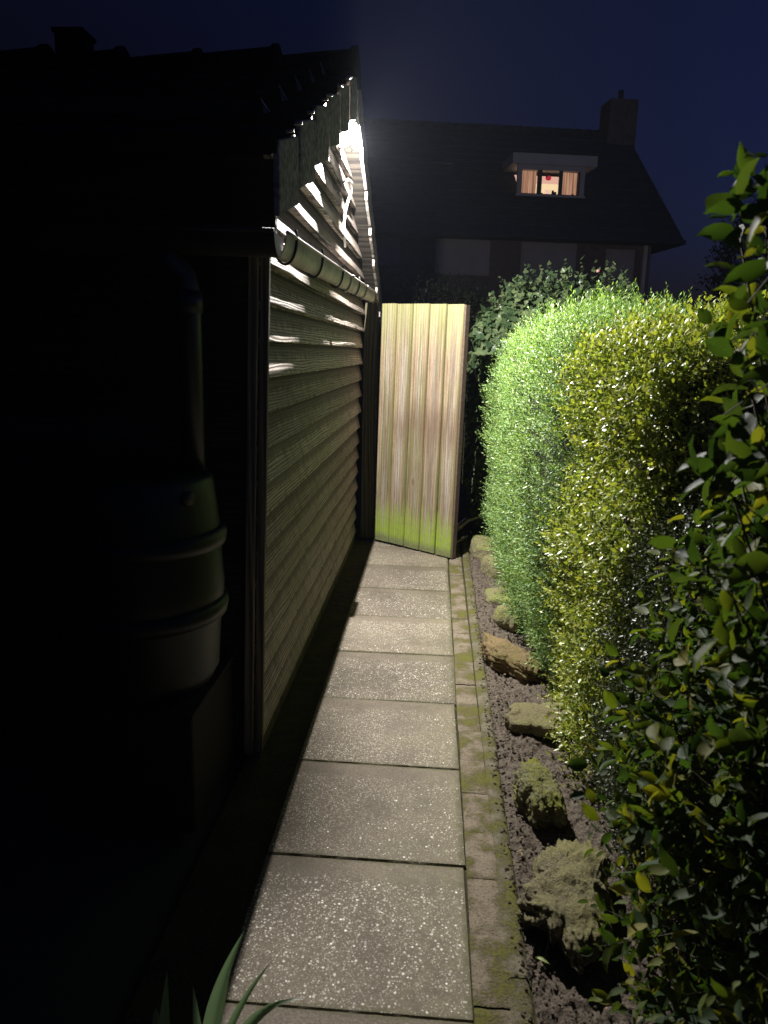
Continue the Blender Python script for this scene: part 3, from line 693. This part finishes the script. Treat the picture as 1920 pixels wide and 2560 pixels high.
# ---------------------------------------------------------------- foliage
def n_seed(name, n): return (len(name)*131+n) % 99991
def mesh_leaves(name, base, dirv, nor, Ln, Wd, mat, parent, age=None, shape='oval', fold=.12, curl=.12):
    curl = curl*np.random.RandomState(n_seed(name, len(base))).uniform(-.4, 2.2, len(base)) if shape == 'big' else np.full(len(base), curl)
    n = len(base); side = np.cross(nor, dirv); side /= np.linalg.norm(side, axis=1)[:, None]+1e-9
    if shape == 'fine': uv = [(0,0,0), (.5,-.5,0), (.5,.5,0), (1,0,0), (.5,0,-1)]; fc = [(0,1,4), (0,4,2), (1,3,4), (4,3,2)]
    elif shape == 'ivy':
        uv = [(0,0,0), (-.08,-.34,.2), (.25,-.55,.1), (.5,-.3,0), (1,0,-.3), (.5,.3,0), (.25,.55,.1), (-.08,.34,.2), (.3,0,-.6)]
        fc = [(8,i,i+1) for i in range(0, 7)]+[(8,7,0)]
    elif shape == 'big':      # broad leaf with a drawn tip, folded midrib and wavy margin
        rim = [(.0,.04,0), (.10,.24,.15), (.26,.41,.25), (.46,.47,.15), (.66,.38,.3), (.84,.20,.1)]
        uv = [(.0,0,-.2), (.3,0,-1), (.62,0,-1), (1.,0,-1.6)] + [(a, -b, c) for a, b, c in rim] + [(a, b, c) for a, b, c in rim]
        fc = []
        for o_ in (4, 10):
            f_ = [(0,o_,o_+1), (0,o_+1,1), (1,o_+1,o_+2), (1,o_+2,o_+3), (1,o_+3,2), (2,o_+3,o_+4), (2,o_+4,o_+5), (2,o_+5,3)]
            fc += f_ if o_ == 4 else [f[::-1] for f in f_]
    else:
        uv = [(0,0,0), (.25,-.40,.1), (.6,-.46,0), (1,0,-.5), (.6,.46,0), (.25,.40,.1), (.45,0,-1)]
        fc = [(6,0,1), (6,1,2), (6,2,3), (6,3,4), (6,4,5), (6,5,0)]
    k = len(uv); V = np.zeros((n, k, 3))
    for i, (a, b, c) in enumerate(uv):
        V[:, i] = base + dirv*(a*Ln)[:, None] + side*(b*Wd)[:, None] + nor*((c*fold*Wd) - curl*(a*a*Ln))[:, None]
    F = (np.array(fc)[None] + (np.arange(n)*k)[:, None, None]).reshape(-1, 3)
    me = bpy.data.meshes.new(name); me.vertices.add(n*k); me.vertices.foreach_set('co', V.reshape(-1).astype(np.float32))
    nf = len(F); me.loops.add(nf*3); me.loops.foreach_set('vertex_index', F.reshape(-1).astype(np.int32))
    me.polygons.add(nf); me.polygons.foreach_set('loop_start', np.arange(0, nf*3, 3, dtype=np.int32))
    me.update(calc_edges=True)
    at = me.attributes.new('age', 'FLOAT', 'POINT')
    at.data.foreach_set('value', np.repeat(age if age is not None else np.zeros(n), k).astype(np.float32))
    me.materials.append(mat); me.validate()
    o = bpy.data.objects.new(name, me); COL.objects.link(o)
    if parent: link(o, parent)
    return o
def unit(a): return a/(np.linalg.norm(a, axis=1)[:, None]+1e-9)
def twigs(P, D, k, L, leaf, width, ang, rs, jit=.25, droop=0.):
    """leaves set spirally along twigs starting at P and heading D"""
    n = len(P); D = unit(D); rnd = unit(rs.normal(size=(n, 3))); A = unit(np.cross(D, rnd)); B = np.cross(D, A)
    bs, ds, ns, ls, ws, ag = [], [], [], [], [], []
    Lt = L*rs.uniform(.6, 1.25, n)
    for j in range(k):
        t = (j+.6)/k; th = j*2.4 + rs.uniform(-.3, .3, n)
        s = A*np.cos(th)[:, None] + B*np.sin(th)[:, None]
        a = ang*(1-.45*t)*rs.uniform(.8, 1.2, n)
        d = unit(D*np.cos(a)[:, None] + s*np.sin(a)[:, None] + rs.normal(size=(n, 3))*jit*.5 + np.array([0, 0, -droop]))
        nn = D - d*(D*d).sum(1)[:, None]; nn = unit(nn + rs.normal(size=(n, 3))*jit*.6); nn = unit(nn - d*(nn*d).sum(1)[:, None])
        bs.append(P + D*(Lt*t)[:, None] + np.array([0, 0, -1.])*(droop*.3*Lt*t*t)[:, None]); ds.append(d); ns.append(nn)
        sc_ = rs.uniform(.5, 1.3, n)*(1-.25*t); ls.append(leaf*sc_); ws.append(width*sc_*rs.uniform(.85, 1.15, n)); ag.append(np.full(n, t))
    c = np.concatenate
    return c(bs), c(ds), c(ns), c(ls), c(ws), c(ag)
def sticks(name, P, D, L, r, mat, parent):
    """thin three sided woody twigs"""
    D = unit(D); n = len(P); rnd = unit(np.roll(D, 1, axis=1)+.01); A = unit(np.cross(D, rnd)); B = np.cross(D, A)
    V = np.zeros((n, 6, 3)); P0 = P - D*(L*.6)
    for k in range(3):
        o_ = A*cos(k*2.094)+B*sin(k*2.094); V[:, k] = P0+o_*r; V[:, 3+k] = P+D*(L*.95)+o_*r*.35
    F = (np.array([(0,1,4),(0,4,3),(1,2,5),(1,5,4),(2,0,3),(2,3,5)])[None]+(np.arange(n)*6)[:, None, None]).reshape(-1, 3)
    me = bpy.data.meshes.new(name); me.from_pydata(V.reshape(-1, 3).tolist(), [], F.tolist()); me.materials.append(mat)
    o = bpy.data.objects.new(name, me); COL.objects.link(o); link(o, parent); return o
def nz3(P, s, seed):
    return np.array([noise.noise(Vector((p[0]*s+seed, p[1]*s, p[2]*s))) for p in P])
def shell(n, c, h, p, rs, amp=.05, depth=.12, seed=0, clip=None, zmin=.02, foot=None):
    """points near the surface of a rounded box, plus outward normals"""
    out = []; nor = []
    c = np.array(c); h = np.array(h); got = 0
    while got < n:
        m = n*3
        q = rs.uniform(-1, 1, (m, 3)); ax = rs.choice(3, m, p=np.array([h[1]*h[2], h[0]*h[2], h[0]*h[1]])/(h[1]*h[2]+h[0]*h[2]+h[0]*h[1]))
        q[np.arange(m), ax] = rs.choice([-1, 1], m)
        q /= ((np.abs(q)**p).sum(1)**(1/p))[:, None]
        nn = unit(np.sign(q)*np.abs(q)**(p-1)/h)
        P = c + q*h
        ok = P[:, 2] > zmin
        if clip is not None: ok &= clip(P, nn)
        P, nn = P[ok], nn[ok]
        out.append(P); nor.append(nn); got += len(P)
    P = np.concatenate(out)[:n]; nn = np.concatenate(nor)[:n]
    b = nz3(P, 3.2, seed)*amp + nz3(P, 11., seed+9)*amp*.45
    d = rs.uniform(0, 1, n)**1.6*depth
    Q = P + nn*(b-d)[:, None]
    if foot: Q[:, 0] += np.clip(foot[0]-Q[:, 2], 0, 1)*foot[1]*(nn[:, 0] < 0)
    return Q, nn
def stems(name, c, h, n, parent, rs, r=.008, top=.8, mat='twig'):
    mb = MB()
    for i in range(n):
        x0 = c[0]+rs.uniform(-.35, .35)*h[0]; y0 = c[1]+rs.uniform(-.8, .8)*h[1]
        x1 = c[0]+rs.uniform(-.85, .7)*h[0]; y1 = y0+rs.uniform(-.25, .25); zt = (c[2]+h[2])*rs.uniform(.6, 1.)*top
        pts = [(x0, y0, 0), (x0*.7+x1*.3+rs.uniform(-.03, .03), y0*.7+y1*.3, zt*.35), (x0*.3+x1*.7, y0*.3+y1*.7+rs.uniform(-.03, .03), zt*.7), (x1, y1, zt)]
        mb.tube(pts, [r, r*.8, r*.6, r*.3], 6)
    mb.build(name, M[mat], parent)
facing = lambda P, nn: (nn[:, 0] < .35) | (nn[:, 2] > .5)
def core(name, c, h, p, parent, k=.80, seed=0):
    """solid core added inside a hedge to block lamp light"""
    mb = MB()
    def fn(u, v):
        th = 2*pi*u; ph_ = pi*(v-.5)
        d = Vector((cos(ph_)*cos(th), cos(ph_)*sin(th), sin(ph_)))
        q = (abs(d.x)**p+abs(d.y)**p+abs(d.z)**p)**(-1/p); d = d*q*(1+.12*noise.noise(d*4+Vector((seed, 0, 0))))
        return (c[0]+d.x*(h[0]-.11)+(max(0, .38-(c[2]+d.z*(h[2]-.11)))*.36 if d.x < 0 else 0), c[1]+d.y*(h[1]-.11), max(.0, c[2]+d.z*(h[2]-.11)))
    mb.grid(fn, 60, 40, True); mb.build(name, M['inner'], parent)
M['inner'] = simple('occluding_core', (.016,.016,.009), .95, nscale=40, bmp=1.)  # dark surface of the light-blocking cores added inside the hedges
# feathery hedge
rs_ = np.random.RandomState(1)
fh = thing('feathery_hedge', (.97, 4.35, 0), 'bright green feathery hedge with narrow leaves facing the lamp', 'hedge')
P, N_ = shell(12500, (1.0, 4.33, .72), (.59, 1.38, .96), 5., rs_, .085, .14, 3, facing, foot=(.38, .36))
D = unit(N_*.8 + np.array([-.1, -.1, .75]) + rs_.normal(size=P.shape)*.35)
sticks('twig', P[::3], D[::3], .09, .001, M['twig'], fh)
mesh_leaves('foliage', *twigs(P, D, 12, .09, .023, .0068, .95, rs_)[:5], M['feather_leaf'], fh, shape='fine')
P, N_ = shell(300, (1.0, 4.33, .72), (.56, 1.34, .96), 4., rs_, .03, .02, 3, lambda P, nn: (nn[:, 2] > .55))
b = twigs(P, np.array([[-.1, -.05, 1.]])+rs_.normal(size=P.shape)*.22, 15, .16, .027, .0075, .9, rs_)
mesh_leaves('foliage_tips', *b[:5], M['feather_leaf'], fh, age=b[5], shape='fine')
core('occluding_core', (1.0, 4.33, .72), (.59, 1.38, .96), 5., fh)
stems('stem', (1.0, 4.33, .70), (.6, 1.38, 1.0), 36, fh, rs_, .009)
# privet hedge
ph = thing('privet_hedge', (1.2, 2.75, 0), 'yellow green glossy privet hedge between the feathery hedge and the dark box hedge', 'hedge')
P, N_ = shell(13500, (1.24, 2.72, .66), (.68, .52, .94), 6., rs_, .10, .14, 8, facing)
D = unit(N_*.8 + np.array([0, 0, .6]) + rs_.normal(size=P.shape)*.45)
b = twigs(P, D, 8, .085, .0235, .012, 1.0, rs_)
sticks('twig', P[::3], D[::3], .09, .0011, M['twig'], ph)
mesh_leaves('foliage', *b[:5], M['privet_leaf'], ph, age=b[5])
P, N_ = shell(220, (1.22, 2.70, .66), (.62, .50, .94), 4., rs_, .03, .03, 3, lambda P, nn: (nn[:, 2] > .5))
b = twigs(P, np.array([[0, 0, 1.]])+rs_.normal(size=P.shape)*.25, 10, .13, .032, .013, .8, rs_)
mesh_leaves('foliage_tips', *b[:5], M['privet_leaf'], ph, age=b[5])
core('occluding_core', (1.24, 2.72, .66), (.68, .52, .94), 6., ph)
stems('stem', (1.22, 2.70, .62), (.6, .55, 1.0), 24, ph, rs_, .008)
# dark box hedge at the near end
bh = thing('box_hedge', (1.0, 2.0, 0), 'dark small leaved box hedge facing the camera in front of the privet', 'hedge')
P, N_ = shell(8000, (.98, 2.0, .42), (.44, .36, .72), 3.0, rs_, .05, .12, 14, lambda P, nn: (nn[:, 0] < .3), foot=(.3, .2))
D = unit(N_*.8 + np.array([0, 0, .6]) + rs_.normal(size=P.shape)*.45)
b = twigs(P, D, 10, .06, .014, .0065, 1.0, rs_)
mesh_leaves('foliage', *b[:5], M['box_leaf'], bh, shape='fine')
core('occluding_core', (.98, 2.0, .42), (.44, .36, .72), 3.0, bh)
stems('stem', (.98, 2.0, .42), (.36, .25, .7), 14, bh, rs_, .007)
Pl, rl = litter; dl = unit(rl.normal(size=Pl.shape)*np.array([1, 1, .15])); nl = unit(np.array([[0, 0, 1.]])+rl.normal(size=Pl.shape)*.3); nl = unit(nl-dl*(nl*dl).sum(1)[:, None])
o = mesh_leaves('leaf_litter', Pl, dl, nl, rl.uniform(.008, .02, len(Pl)), rl.uniform(.004, .009, len(Pl)), M['litter'], None); o['kind'] = 'stuff'; o['label'] = 'scattered dead leaves on the planting bed'
# ivy
iv = thing('ivy_bush', (.95, 6.4, 0), 'dark ivy covered fence rising behind the hedge right of the gate', 'ivy')
P, N_ = shell(7000, (.98, 6.42, .95), (.68, .34, 1.10), 4., rs_, .12, .12, 20, lambda P, nn: (nn[:, 1] < .5) & ((nn[:, 0] < .5) | (P[:, 2] > 1.5)))
d = unit(np.array([[0, 0, -.7]]) + rs_.normal(size=P.shape)*.55 + N_*.35)
nn = unit(N_ + np.array([0, 0, .5]) + rs_.normal(size=P.shape)*.45); nn = unit(nn - d*(nn*d).sum(1)[:, None])
Ls = rs_.uniform(.034, .078, len(P))
P2, N2 = shell(90, (1.02, 6.42, .97), (.64, .30, 1.10), 4., rs_, .08, .0, 20, lambda P, nn: nn[:, 2] > .4)
b = twigs(P2, np.array([[-.1, 0, .8]])+rs_.normal(size=P2.shape)*.5, 6, .16, .05, .046, 1., rs_)
cc = np.concatenate
mesh_leaves('foliage', cc([P, b[0]]), cc([d, b[1]]), cc([nn, b[2]]), cc([Ls, b[3]]), cc([Ls*.95, b[4]]), M['ivy_leaf'], iv, shape='ivy', fold=.15, curl=.1)
mb = MB(); mb.box(.75, 1.7, 6.42, 6.47, 0, 1.85); mb.build('fence_panel', M['post'], iv)
stems('stem', (.95, 6.4, .95), (.6, .25, 1.1), 14, iv, rs_, .012)
mb = MB(); lump(mb, (1.235, 6.18, 2.16), (.014, .014, .012), 2, .4, 3); mb.build('flower', simple('pink_petals', (.75,.35,.33), .6), iv)
# foreground shrub with large leaves
fs_ = thing('leafy_shrub', (.85, 1.3, 0), 'near dark shrub with large leaves at the right edge of the view', 'shrub')
rs_ = np.random.RandomState(21)
P, N_ = shell(950, (1.06, 1.26, .42), (.56, .56, .84), 2.6, rs_, .12, .22, 31, lambda P, nn: (nn[:, 0] < .4), zmin=.05)
P[:, 0] += np.clip(.75-P[:, 2], 0, 1)*.13
D = unit(N_*.8 + np.array([-.1, -.1, .55]) + rs_.normal(size=P.shape)*.45)
b = twigs(P, D, 9, .19, .050, .030, 1.0, rs_, .3, .1)
sticks('twig', P, D, .17, .0016, M['twig'], fs_)
mesh_leaves('foliage', *b[:5], M['shrub_leaf'], fs_, age=b[5]*rs_.uniform(.2, 1, len(b[5])), shape='big', fold=.16, curl=.2)
# arching branches that climb at the frame edge
mb = MB(); PP = []; DD = []
for (x0, y0, x1, y1, z1) in ((.80, 1.2, .44, 1.1, 1.68), (.82, 1.25, .51, 1.3, 1.74), (.75, 1.1, .44, 1.05, 1.62), (.8, 1.2, .47, 1.15, 1.45), (.8, 1.2, .45, 1.12, 1.30), (.8, 1.1, .46, 1.1, 1.15), (.8, 1.3, .50, 1.35, 1.70), (.82, 1.3, .60, 1.36, 1.92), (.86, 1.25, .66, 1.30, 1.80), (.80, 1.35, .63, 1.42, 1.65), (.8, 1.2, .60, 1.25, 1.50), (.85, 1.4, .70, 1.5, 1.75), (.9, 1.25, .54, 1.3, 1.22), (.88, 1.4, .62, 1.5, 1.36), (.9, 1.35, .66, 1.45, 1.12), (.9, 1.2, .55, 1.2, 1.0), (.9, 1.3, .72, 1.6, 1.62), (.9, 1.3, .70, 1.55, 1.30), (.9, 1.3, .60, 1.4, 1.55), (.9, 1.1, .60, 1.12, 1.45), (.8, 1.3, .56, 1.38, 1.30), (.9, 1.2, .62, 1.2, 1.68), (.85, 1.5, .66, 1.62, 1.55)):
    pts = [Vector((x0+(x1-x0)*t**1.6, y0+(y1-y0)*t, .1+(z1-.1)*t)) for t in np.linspace(0, 1, 12)]
    mb.tube(pts, [.006-.0042*t for t in np.linspace(0, 1, 12)], 6)
    for q in range(5, 12):
        for _ in range(2):
            PP.append(pts[q]); DD.append(Vector((random.uniform(-.8, .3), random.uniform(-.5, .5), random.uniform(.1, .8))))
mb.build('branch', M['twig'], fs_)
b = twigs(np.array(PP, dtype=float), np.array(DD, dtype=float), 5, .10, .058, .038, 1., rs_, .3, .1)
sticks('twig', np.array(PP, dtype=float), np.array(DD, dtype=float), .09, .0016, M['twig'], fs_)
mesh_leaves('foliage_tips', *b[:5], M['shrub_leaf'], fs_, age=b[5]*.6, shape='big', fold=.16, curl=.2)
stems('stem', (1.0, 1.32, .5), (.5, .4, .8), 12, fs_, rs_, .007)

# iris plant bottom left
ip = thing('iris_plant', (-.45, 1.22, 0), 'clump of grey green sword shaped leaves by the path at the bottom left', 'plant')
def blade(base, tip, wd, bend, mat):
    mb = MB(); a = Vector(base); t = Vector(tip); n = 14
    side = Vector(((t-a).y, -(t-a).x, 0)); side = side.normalized() if side.length > .02 else Vector((1, 0, 0))
    side = (side*.4 + Vector((.9, -.1, 0))).normalized()
    mid = (a+t)/2 + Vector(bend)
    def fn(u, v):
        p = a*(1-u)**2 + mid*2*u*(1-u) + t*u*u
        w_ = wd*(1-u**2.2)*(.65+.7*u if u < .5 else 1.0)
        return p + side*(w_*(v-.5)) + Vector((0, -.35*w_*abs(v-.5)*2, 0))
    mb.grid(lambda u, v: fn(v, u), 4, n); return mb
for (bs, tp, wd, bn) in (((-.42, 1.22, 0), (-.345, 1.27, .345), .036, (-.04, 0, .02)), ((-.40, 1.24, 0), (-.222, 1.26, .20), .026, (-.02, 0, .12)), ((-.41, 1.25, 0), (-.29, 1.28, .27), .018, (-.03, 0, .02)),
        ((-.50, 1.2, 0), (-.498, 1.24, .262), .028, (.0, 0, .01)), ((-.42, 1.2, 0), (-.446, 1.24, .235), .024, (.01, 0, .0)), ((-.42, 1.2, 0), (-.22, 1.18, .12), .028, (.06, 0, .20)), ((-.44, 1.18, 0), (-.31, 1.10, .12), .030, (-.02, 0, .26)),
        ((-.43, 1.26, 0), (-.39, 1.33, .22), .02, (0, 0, 0)), ((-.47, 1.16, 0), (-.56, 1.15, .17), .03, (-.02, 0, .12)), ((-.46, 1.2, 0), (-.40, 1.18, .2), .022, (0, 0, .04)), ((-.5, 1.2, 0), (-.53, 1.25, .16), .024, (0, 0, .1))):
    blade(bs, tp, wd*1.2, bn, None).build('leaf', M['iris'], ip)

# ---------------------------------------------------------------- neighbour's house
ang = radians(9); u = Vector((cos(ang), sin(ang), 0)); n_ = Vector((-sin(ang), cos(ang), 0))
E = Vector((6.91, 22.8, 0)); ZE, ZD, PD = 4.8, 8.72, 4.6
def hp(s, d, z): p = E + u*s + n_*d; return Vector((p.x, p.y, z))
house = thing('brick_house', tuple(hp(-5, 1, 0)), 'dark brick house with steep tiled roof and one lit dormer behind the garden', 'house')
def hbox(s0, s1, d0, d1, z0, z1, name, mat, parent=None):
    mb = MB(); vs = [hp(s, d, z) for z in (z0, z1) for s, d in ((s0, d0), (s1, d0), (s1, d1), (s0, d1))]
    mb.add(vs, [(0,3,2,1), (4,5,6,7), (0,1,5,4), (1,2,6,5), (2,3,7,6), (3,0,4,7)]); return mb.build(name, mat, parent or house)
hw = hbox(-16, -.75, .45, 8.75, 0, 4.75, 'wall', M['house_brick'])
mb = MB()
rz_ = lambda d: ZE+(ZD-ZE)*d/PD
rs0 = lambda s, d: hp(s if s < -.2 else -.1*d/PD, d, rz_(d))
hs0, hs1, hd0, hd1 = -4.43, -2.68, 1.60, 2.44
for a, b, c, d in ((-16.4, 0, 0, hd0), (-16.4, hs0, hd0, hd1), (hs1, 0, hd0, hd1), (-16.4, 0, hd1, PD)):
    mb.add([rs0(a, c), rs0(b, c), rs0(b, d), rs0(a, d)], [(0,1,2,3)])
mb.add([hp(-16.4, PD, ZD), hp(-.1, PD, ZD), hp(0, 2*PD, ZE), hp(-16.4, 2*PD, ZE)], [(0,1,2,3)])
mb.add([hp(-16.4, 0, ZE-.12), hp(0, 0, ZE-.12), hp(0, 2*PD, ZE-.12), hp(-16.4, 2*PD, ZE-.12)], [(0,1,2,3)])
mb.add([hp(-16.4, 0, ZE), hp(0, 0, ZE), hp(0, 0, ZE-.12), hp(-16.4, 0, ZE-.12)], [(0,1,2,3)])
mb.add([hp(-.8, .3, ZE), hp(-.1, PD, ZD-.02), hp(-.8, 2*PD-.3, ZE)], [(0,1,2)])
for c in range(1, 14):      # visible tile courses
    t = c/14; q = Vector((0, -.02, .035))
    for a, b in (((-16.4, hs0), (hs1, -.1*t)) if hd0-.02 < PD*t < hd1+.02 else ((-16.4, -.1*t),)):
        p0 = hp(a, PD*t, rz_(PD*t)); p1 = hp(b, PD*t, rz_(PD*t)); mb.add([p0, p1, p1+q, p0+q], [(0,1,2,3)])
roof = mb.build('roof', M['house_roof'], house)
mb = MB(); s = -16.3
while s < -.2: mb.tube([hp(s, PD, ZD+.02), hp(s+.36, PD, ZD+.04)], [.11, .13], 8); s += .33
mb.build('ridge_tiles', M['house_roof'], roof)
ch = hbox(-.95, -.02, PD-.45, PD+.45, ZD-.8, ZD+1.0, 'chimney', M['house_brick'], roof)
mb = MB(); mb.tube([hp(-.46, PD, ZD+1.0), hp(-.46, PD, ZD+1.38)], .09, 10); mb.build('chimney_pot', M['house_roof'], ch)
for (s0, s1, z0, z1) in ((-8.9, -8.1, 3.9, 4.62), (-7.13, -5.52, 3.7, 4.66), (-4.61, -2.99, 3.5, 4.66), (-2.11, -1.25, 2.4, 4.55)):
    f = hbox(s0, s1, .40, .449, z0, z1, 'window', M['house_blind']); hbox(s0+.05, s1-.05, .37, .398, z0+.05, z1-.05, 'blind', M['house_blind'], f)
hbox(-7.0, -6.3, 2.68, 2.85, 7.16, 7.19, 'skylight', M['house_trim'])
hbox(-1.0, -.9, .34, .44, 0, 4.7, 'rain_pipe', M['house_trim'])
mb = MB(); mb.tube([hp(-16.4, -.05, ZE-.06), hp(0, -.05, ZE-.06)], .07, 8); mb.build('roof_gutter', M['house_roof'], house)

# ---------------------------------------------------------------- dark background vegetation
def bush(name, c, h, n, leaf, label, cat, seed, mat='dark_leaf', p=2.5):
    t = thing(name, (c[0], c[1], 0), label, cat); r_ = np.random.RandomState(seed)
    P, N_ = shell(n, c, h, p, r_, .3*h[0]/2, .4*h[0]/2, seed, lambda P, nn: nn[:, 1] < .6)
    b = twigs(P, N_+np.array([0, 0, .5])+r_.normal(size=P.shape)*.5, 7, leaf*4, leaf, leaf*.55, 1., r_)
    mesh_leaves('crown', *b[:5], M[mat], t)
    mb = MB(); mb.tube([(c[0], c[1], 0), (c[0]+.1, c[1], c[2])], [.09*h[0], .05*h[0]], 8); mb.build('trunk', M['twig'], t); return t
bush('garden_bush', (-.6, 10.5, 1.1), (1.7, .6, 1.30), 2600, .06, 'low unlit bush in the dark beyond the gate', 'bush', 51)
bush('evergreen_tree', (11.8, 27., 3.2), (2.3, 1.6, 3.4), 3000, .16, 'black silhouette of a tree right of the house', 'tree', 52)
bush('garden_tree', (17.0, 30., 4.0), (4.0, 2.0, 4.4), 3000, .2, 'larger black tree at the far right beyond the house', 'tree', 53)
mb = MB(); mb.box(-3.0, 3.8, 12.0, 12.05, 0, 1.9)
for i in range(8): mb.box(-3.05+i*.95, -2.95+i*.95, 11.93, 11.998, 0, 1.95)
tag(mb.build('garden_fence', M['post']), 'dark panel fence across the garden beyond the gate', 'fence')

# ---------------------------------------------------------------- lit dormer of the house
dm = hbox(-4.56, -2.53, 1.56, 3.4, 6.13, 6.16, 'dormer', M['house_trim'])      # sill slab carries the rest
DF = 1.50
def dbox(s0, s1, d0, d1, z0, z1, name, mat, parent=dm): return hbox(s0, s1, d0, d1, z0, z1, name, mat, parent)
for (a, b, c, d) in ((-4.56, -4.44, 6.161, 6.979), (-2.67, -2.53, 6.161, 6.979)): dbox(a, b, DF, 1.62, c, d, 'dormer_cheek', M['house_trim'])
dbox(-4.439, -2.671, DF+.004, 1.60, 6.84, 6.979, 'window_head', M['house_trim'])
dbox(-4.60, -2.50, DF-.06, 1.559, 6.10, 6.158, 'window_sill', M['house_trim'])
dbox(-4.74, -2.20, DF-.05, 2.9, 6.98, 7.27, 'dormer_roof', M['house_trim'])
for a in (-4.439, -3.945, -3.83, -3.29, -3.20, -2.71):
    pass
for a, b in ((-4.439, -4.42), (-3.95, -3.82), (-3.30, -3.19), (-2.71, -2.671)): dbox(a, b, DF+.02, 1.58, 6.19, 6.839, 'window_mullion', M['dark_frame'])
dbox(-4.439, -2.671, DF+.018, 1.582, 6.1605, 6.189, 'window_mullion', M['dark_frame'])
mW, nt_, e_ = emit('lit_room_wall', (1, .74, .42), .95)
mC, nt_, e_ = emit('lit_ceiling', (1, .56, .42), .75)
def curtain_mat():
    m, nt, e = emit('lit_curtain', (1, .5, .3), .4)
    v = coords(nt, (14, 14, .5)); n = noise_(nt, v, 1.2, 3, .6)
    nt.links.new(ramp(nt, n, [(.3, (.22,.09,.05)), (.5, (.55,.27,.16)), (.7, (.95,.58,.38))]), e.inputs['Color']); e.inputs['Strength'].default_value = .62
    return m
mCu = curtain_mat()
dbox(-4.5, -2.6, 2.60, 2.62, 6.17, 6.70, 'room_wall', mW)
dbox(-4.5, -2.6, 2.60, 2.62, 6.702, 6.97, 'room_ceiling', mC)
for a, b in ((-4.42, -3.955), (-3.185, -2.715)):
    mb = MB(); mb.grid(lambda u_, v_, a=a, b=b: hp(a+(b-a)*u_, 1.66+.02*sin(u_*44), 6.17+.66*v_), 60, 1); mb.build('curtain', mCu, dm)
def dtube(pts, r, name, mat):
    mb = MB(); mb.tube([hp(*p) for p in pts], r, 10); mb.build(name, mat, dm)
dtube([(-3.63, 1.75, 6.70), (-3.60, 1.75, 6.77), (-3.58, 1.75, 6.83)], [.02, .03, .02], 'hanging_ornament', M['dark_frame'])
mR, _, _ = emit('lit_red_shade', (.75, .03, .06), .55)
mb = MB(); c_ = hp(-3.40, 2.3, 6.80); lump(mb, (c_.x, c_.y, c_.z), (.09, .05, .07), 3, .05); mb.build('red_lampshade', mR, dm)
mb = MB(); mb.grid(lambda u_, v_: hp(-3.68+.19*u_, 1.62+.03*v_, 6.17+.16*v_), 2, 2); mb.build('greeting_card', emit('lit_card', (.95, .62, .45), .9)[0], dm)
for (s_, h_, w_) in ((-3.44, .14, .045), (-3.37, .10, .05), (-3.78, .06, .05), (-2.83, .06, .05)):
    dtube([(s_, 1.62, 6.17), (s_, 1.62, 6.17+h_)], [w_, w_*.7], 'sill_plant', M['dark_frame'])
dbox(-3.80, -3.77, 2.57, 2.59, 6.2, 6.62, 'door_frame', M['dark_frame'])

# ---------------------------------------------------------------- haze volume added to imitate lens glare round the lamp
mh = bpy.data.materials.new('glare_haze'); mh.use_nodes = True; nt = mh.node_tree; nt.nodes.remove(nt.nodes['Principled BSDF'])
pv = nt.nodes.new('ShaderNodeVolumePrincipled'); pv.inputs['Color'].default_value = (.75, .82, 1, 1); pv.inputs['Density'].default_value = HAZE; pv.inputs['Anisotropy'].default_value = .2
nt.links.new(pv.outputs[0], nt.nodes['Material Output'].inputs['Volume'])
mb = MB(); mb.box(-61, 61, -21, 91, -1.05, 12.5); o = mb.build('haze', mh); o['kind'] = 'stuff'; o['label'] = 'thin haze volume added for the glare round the lamp'
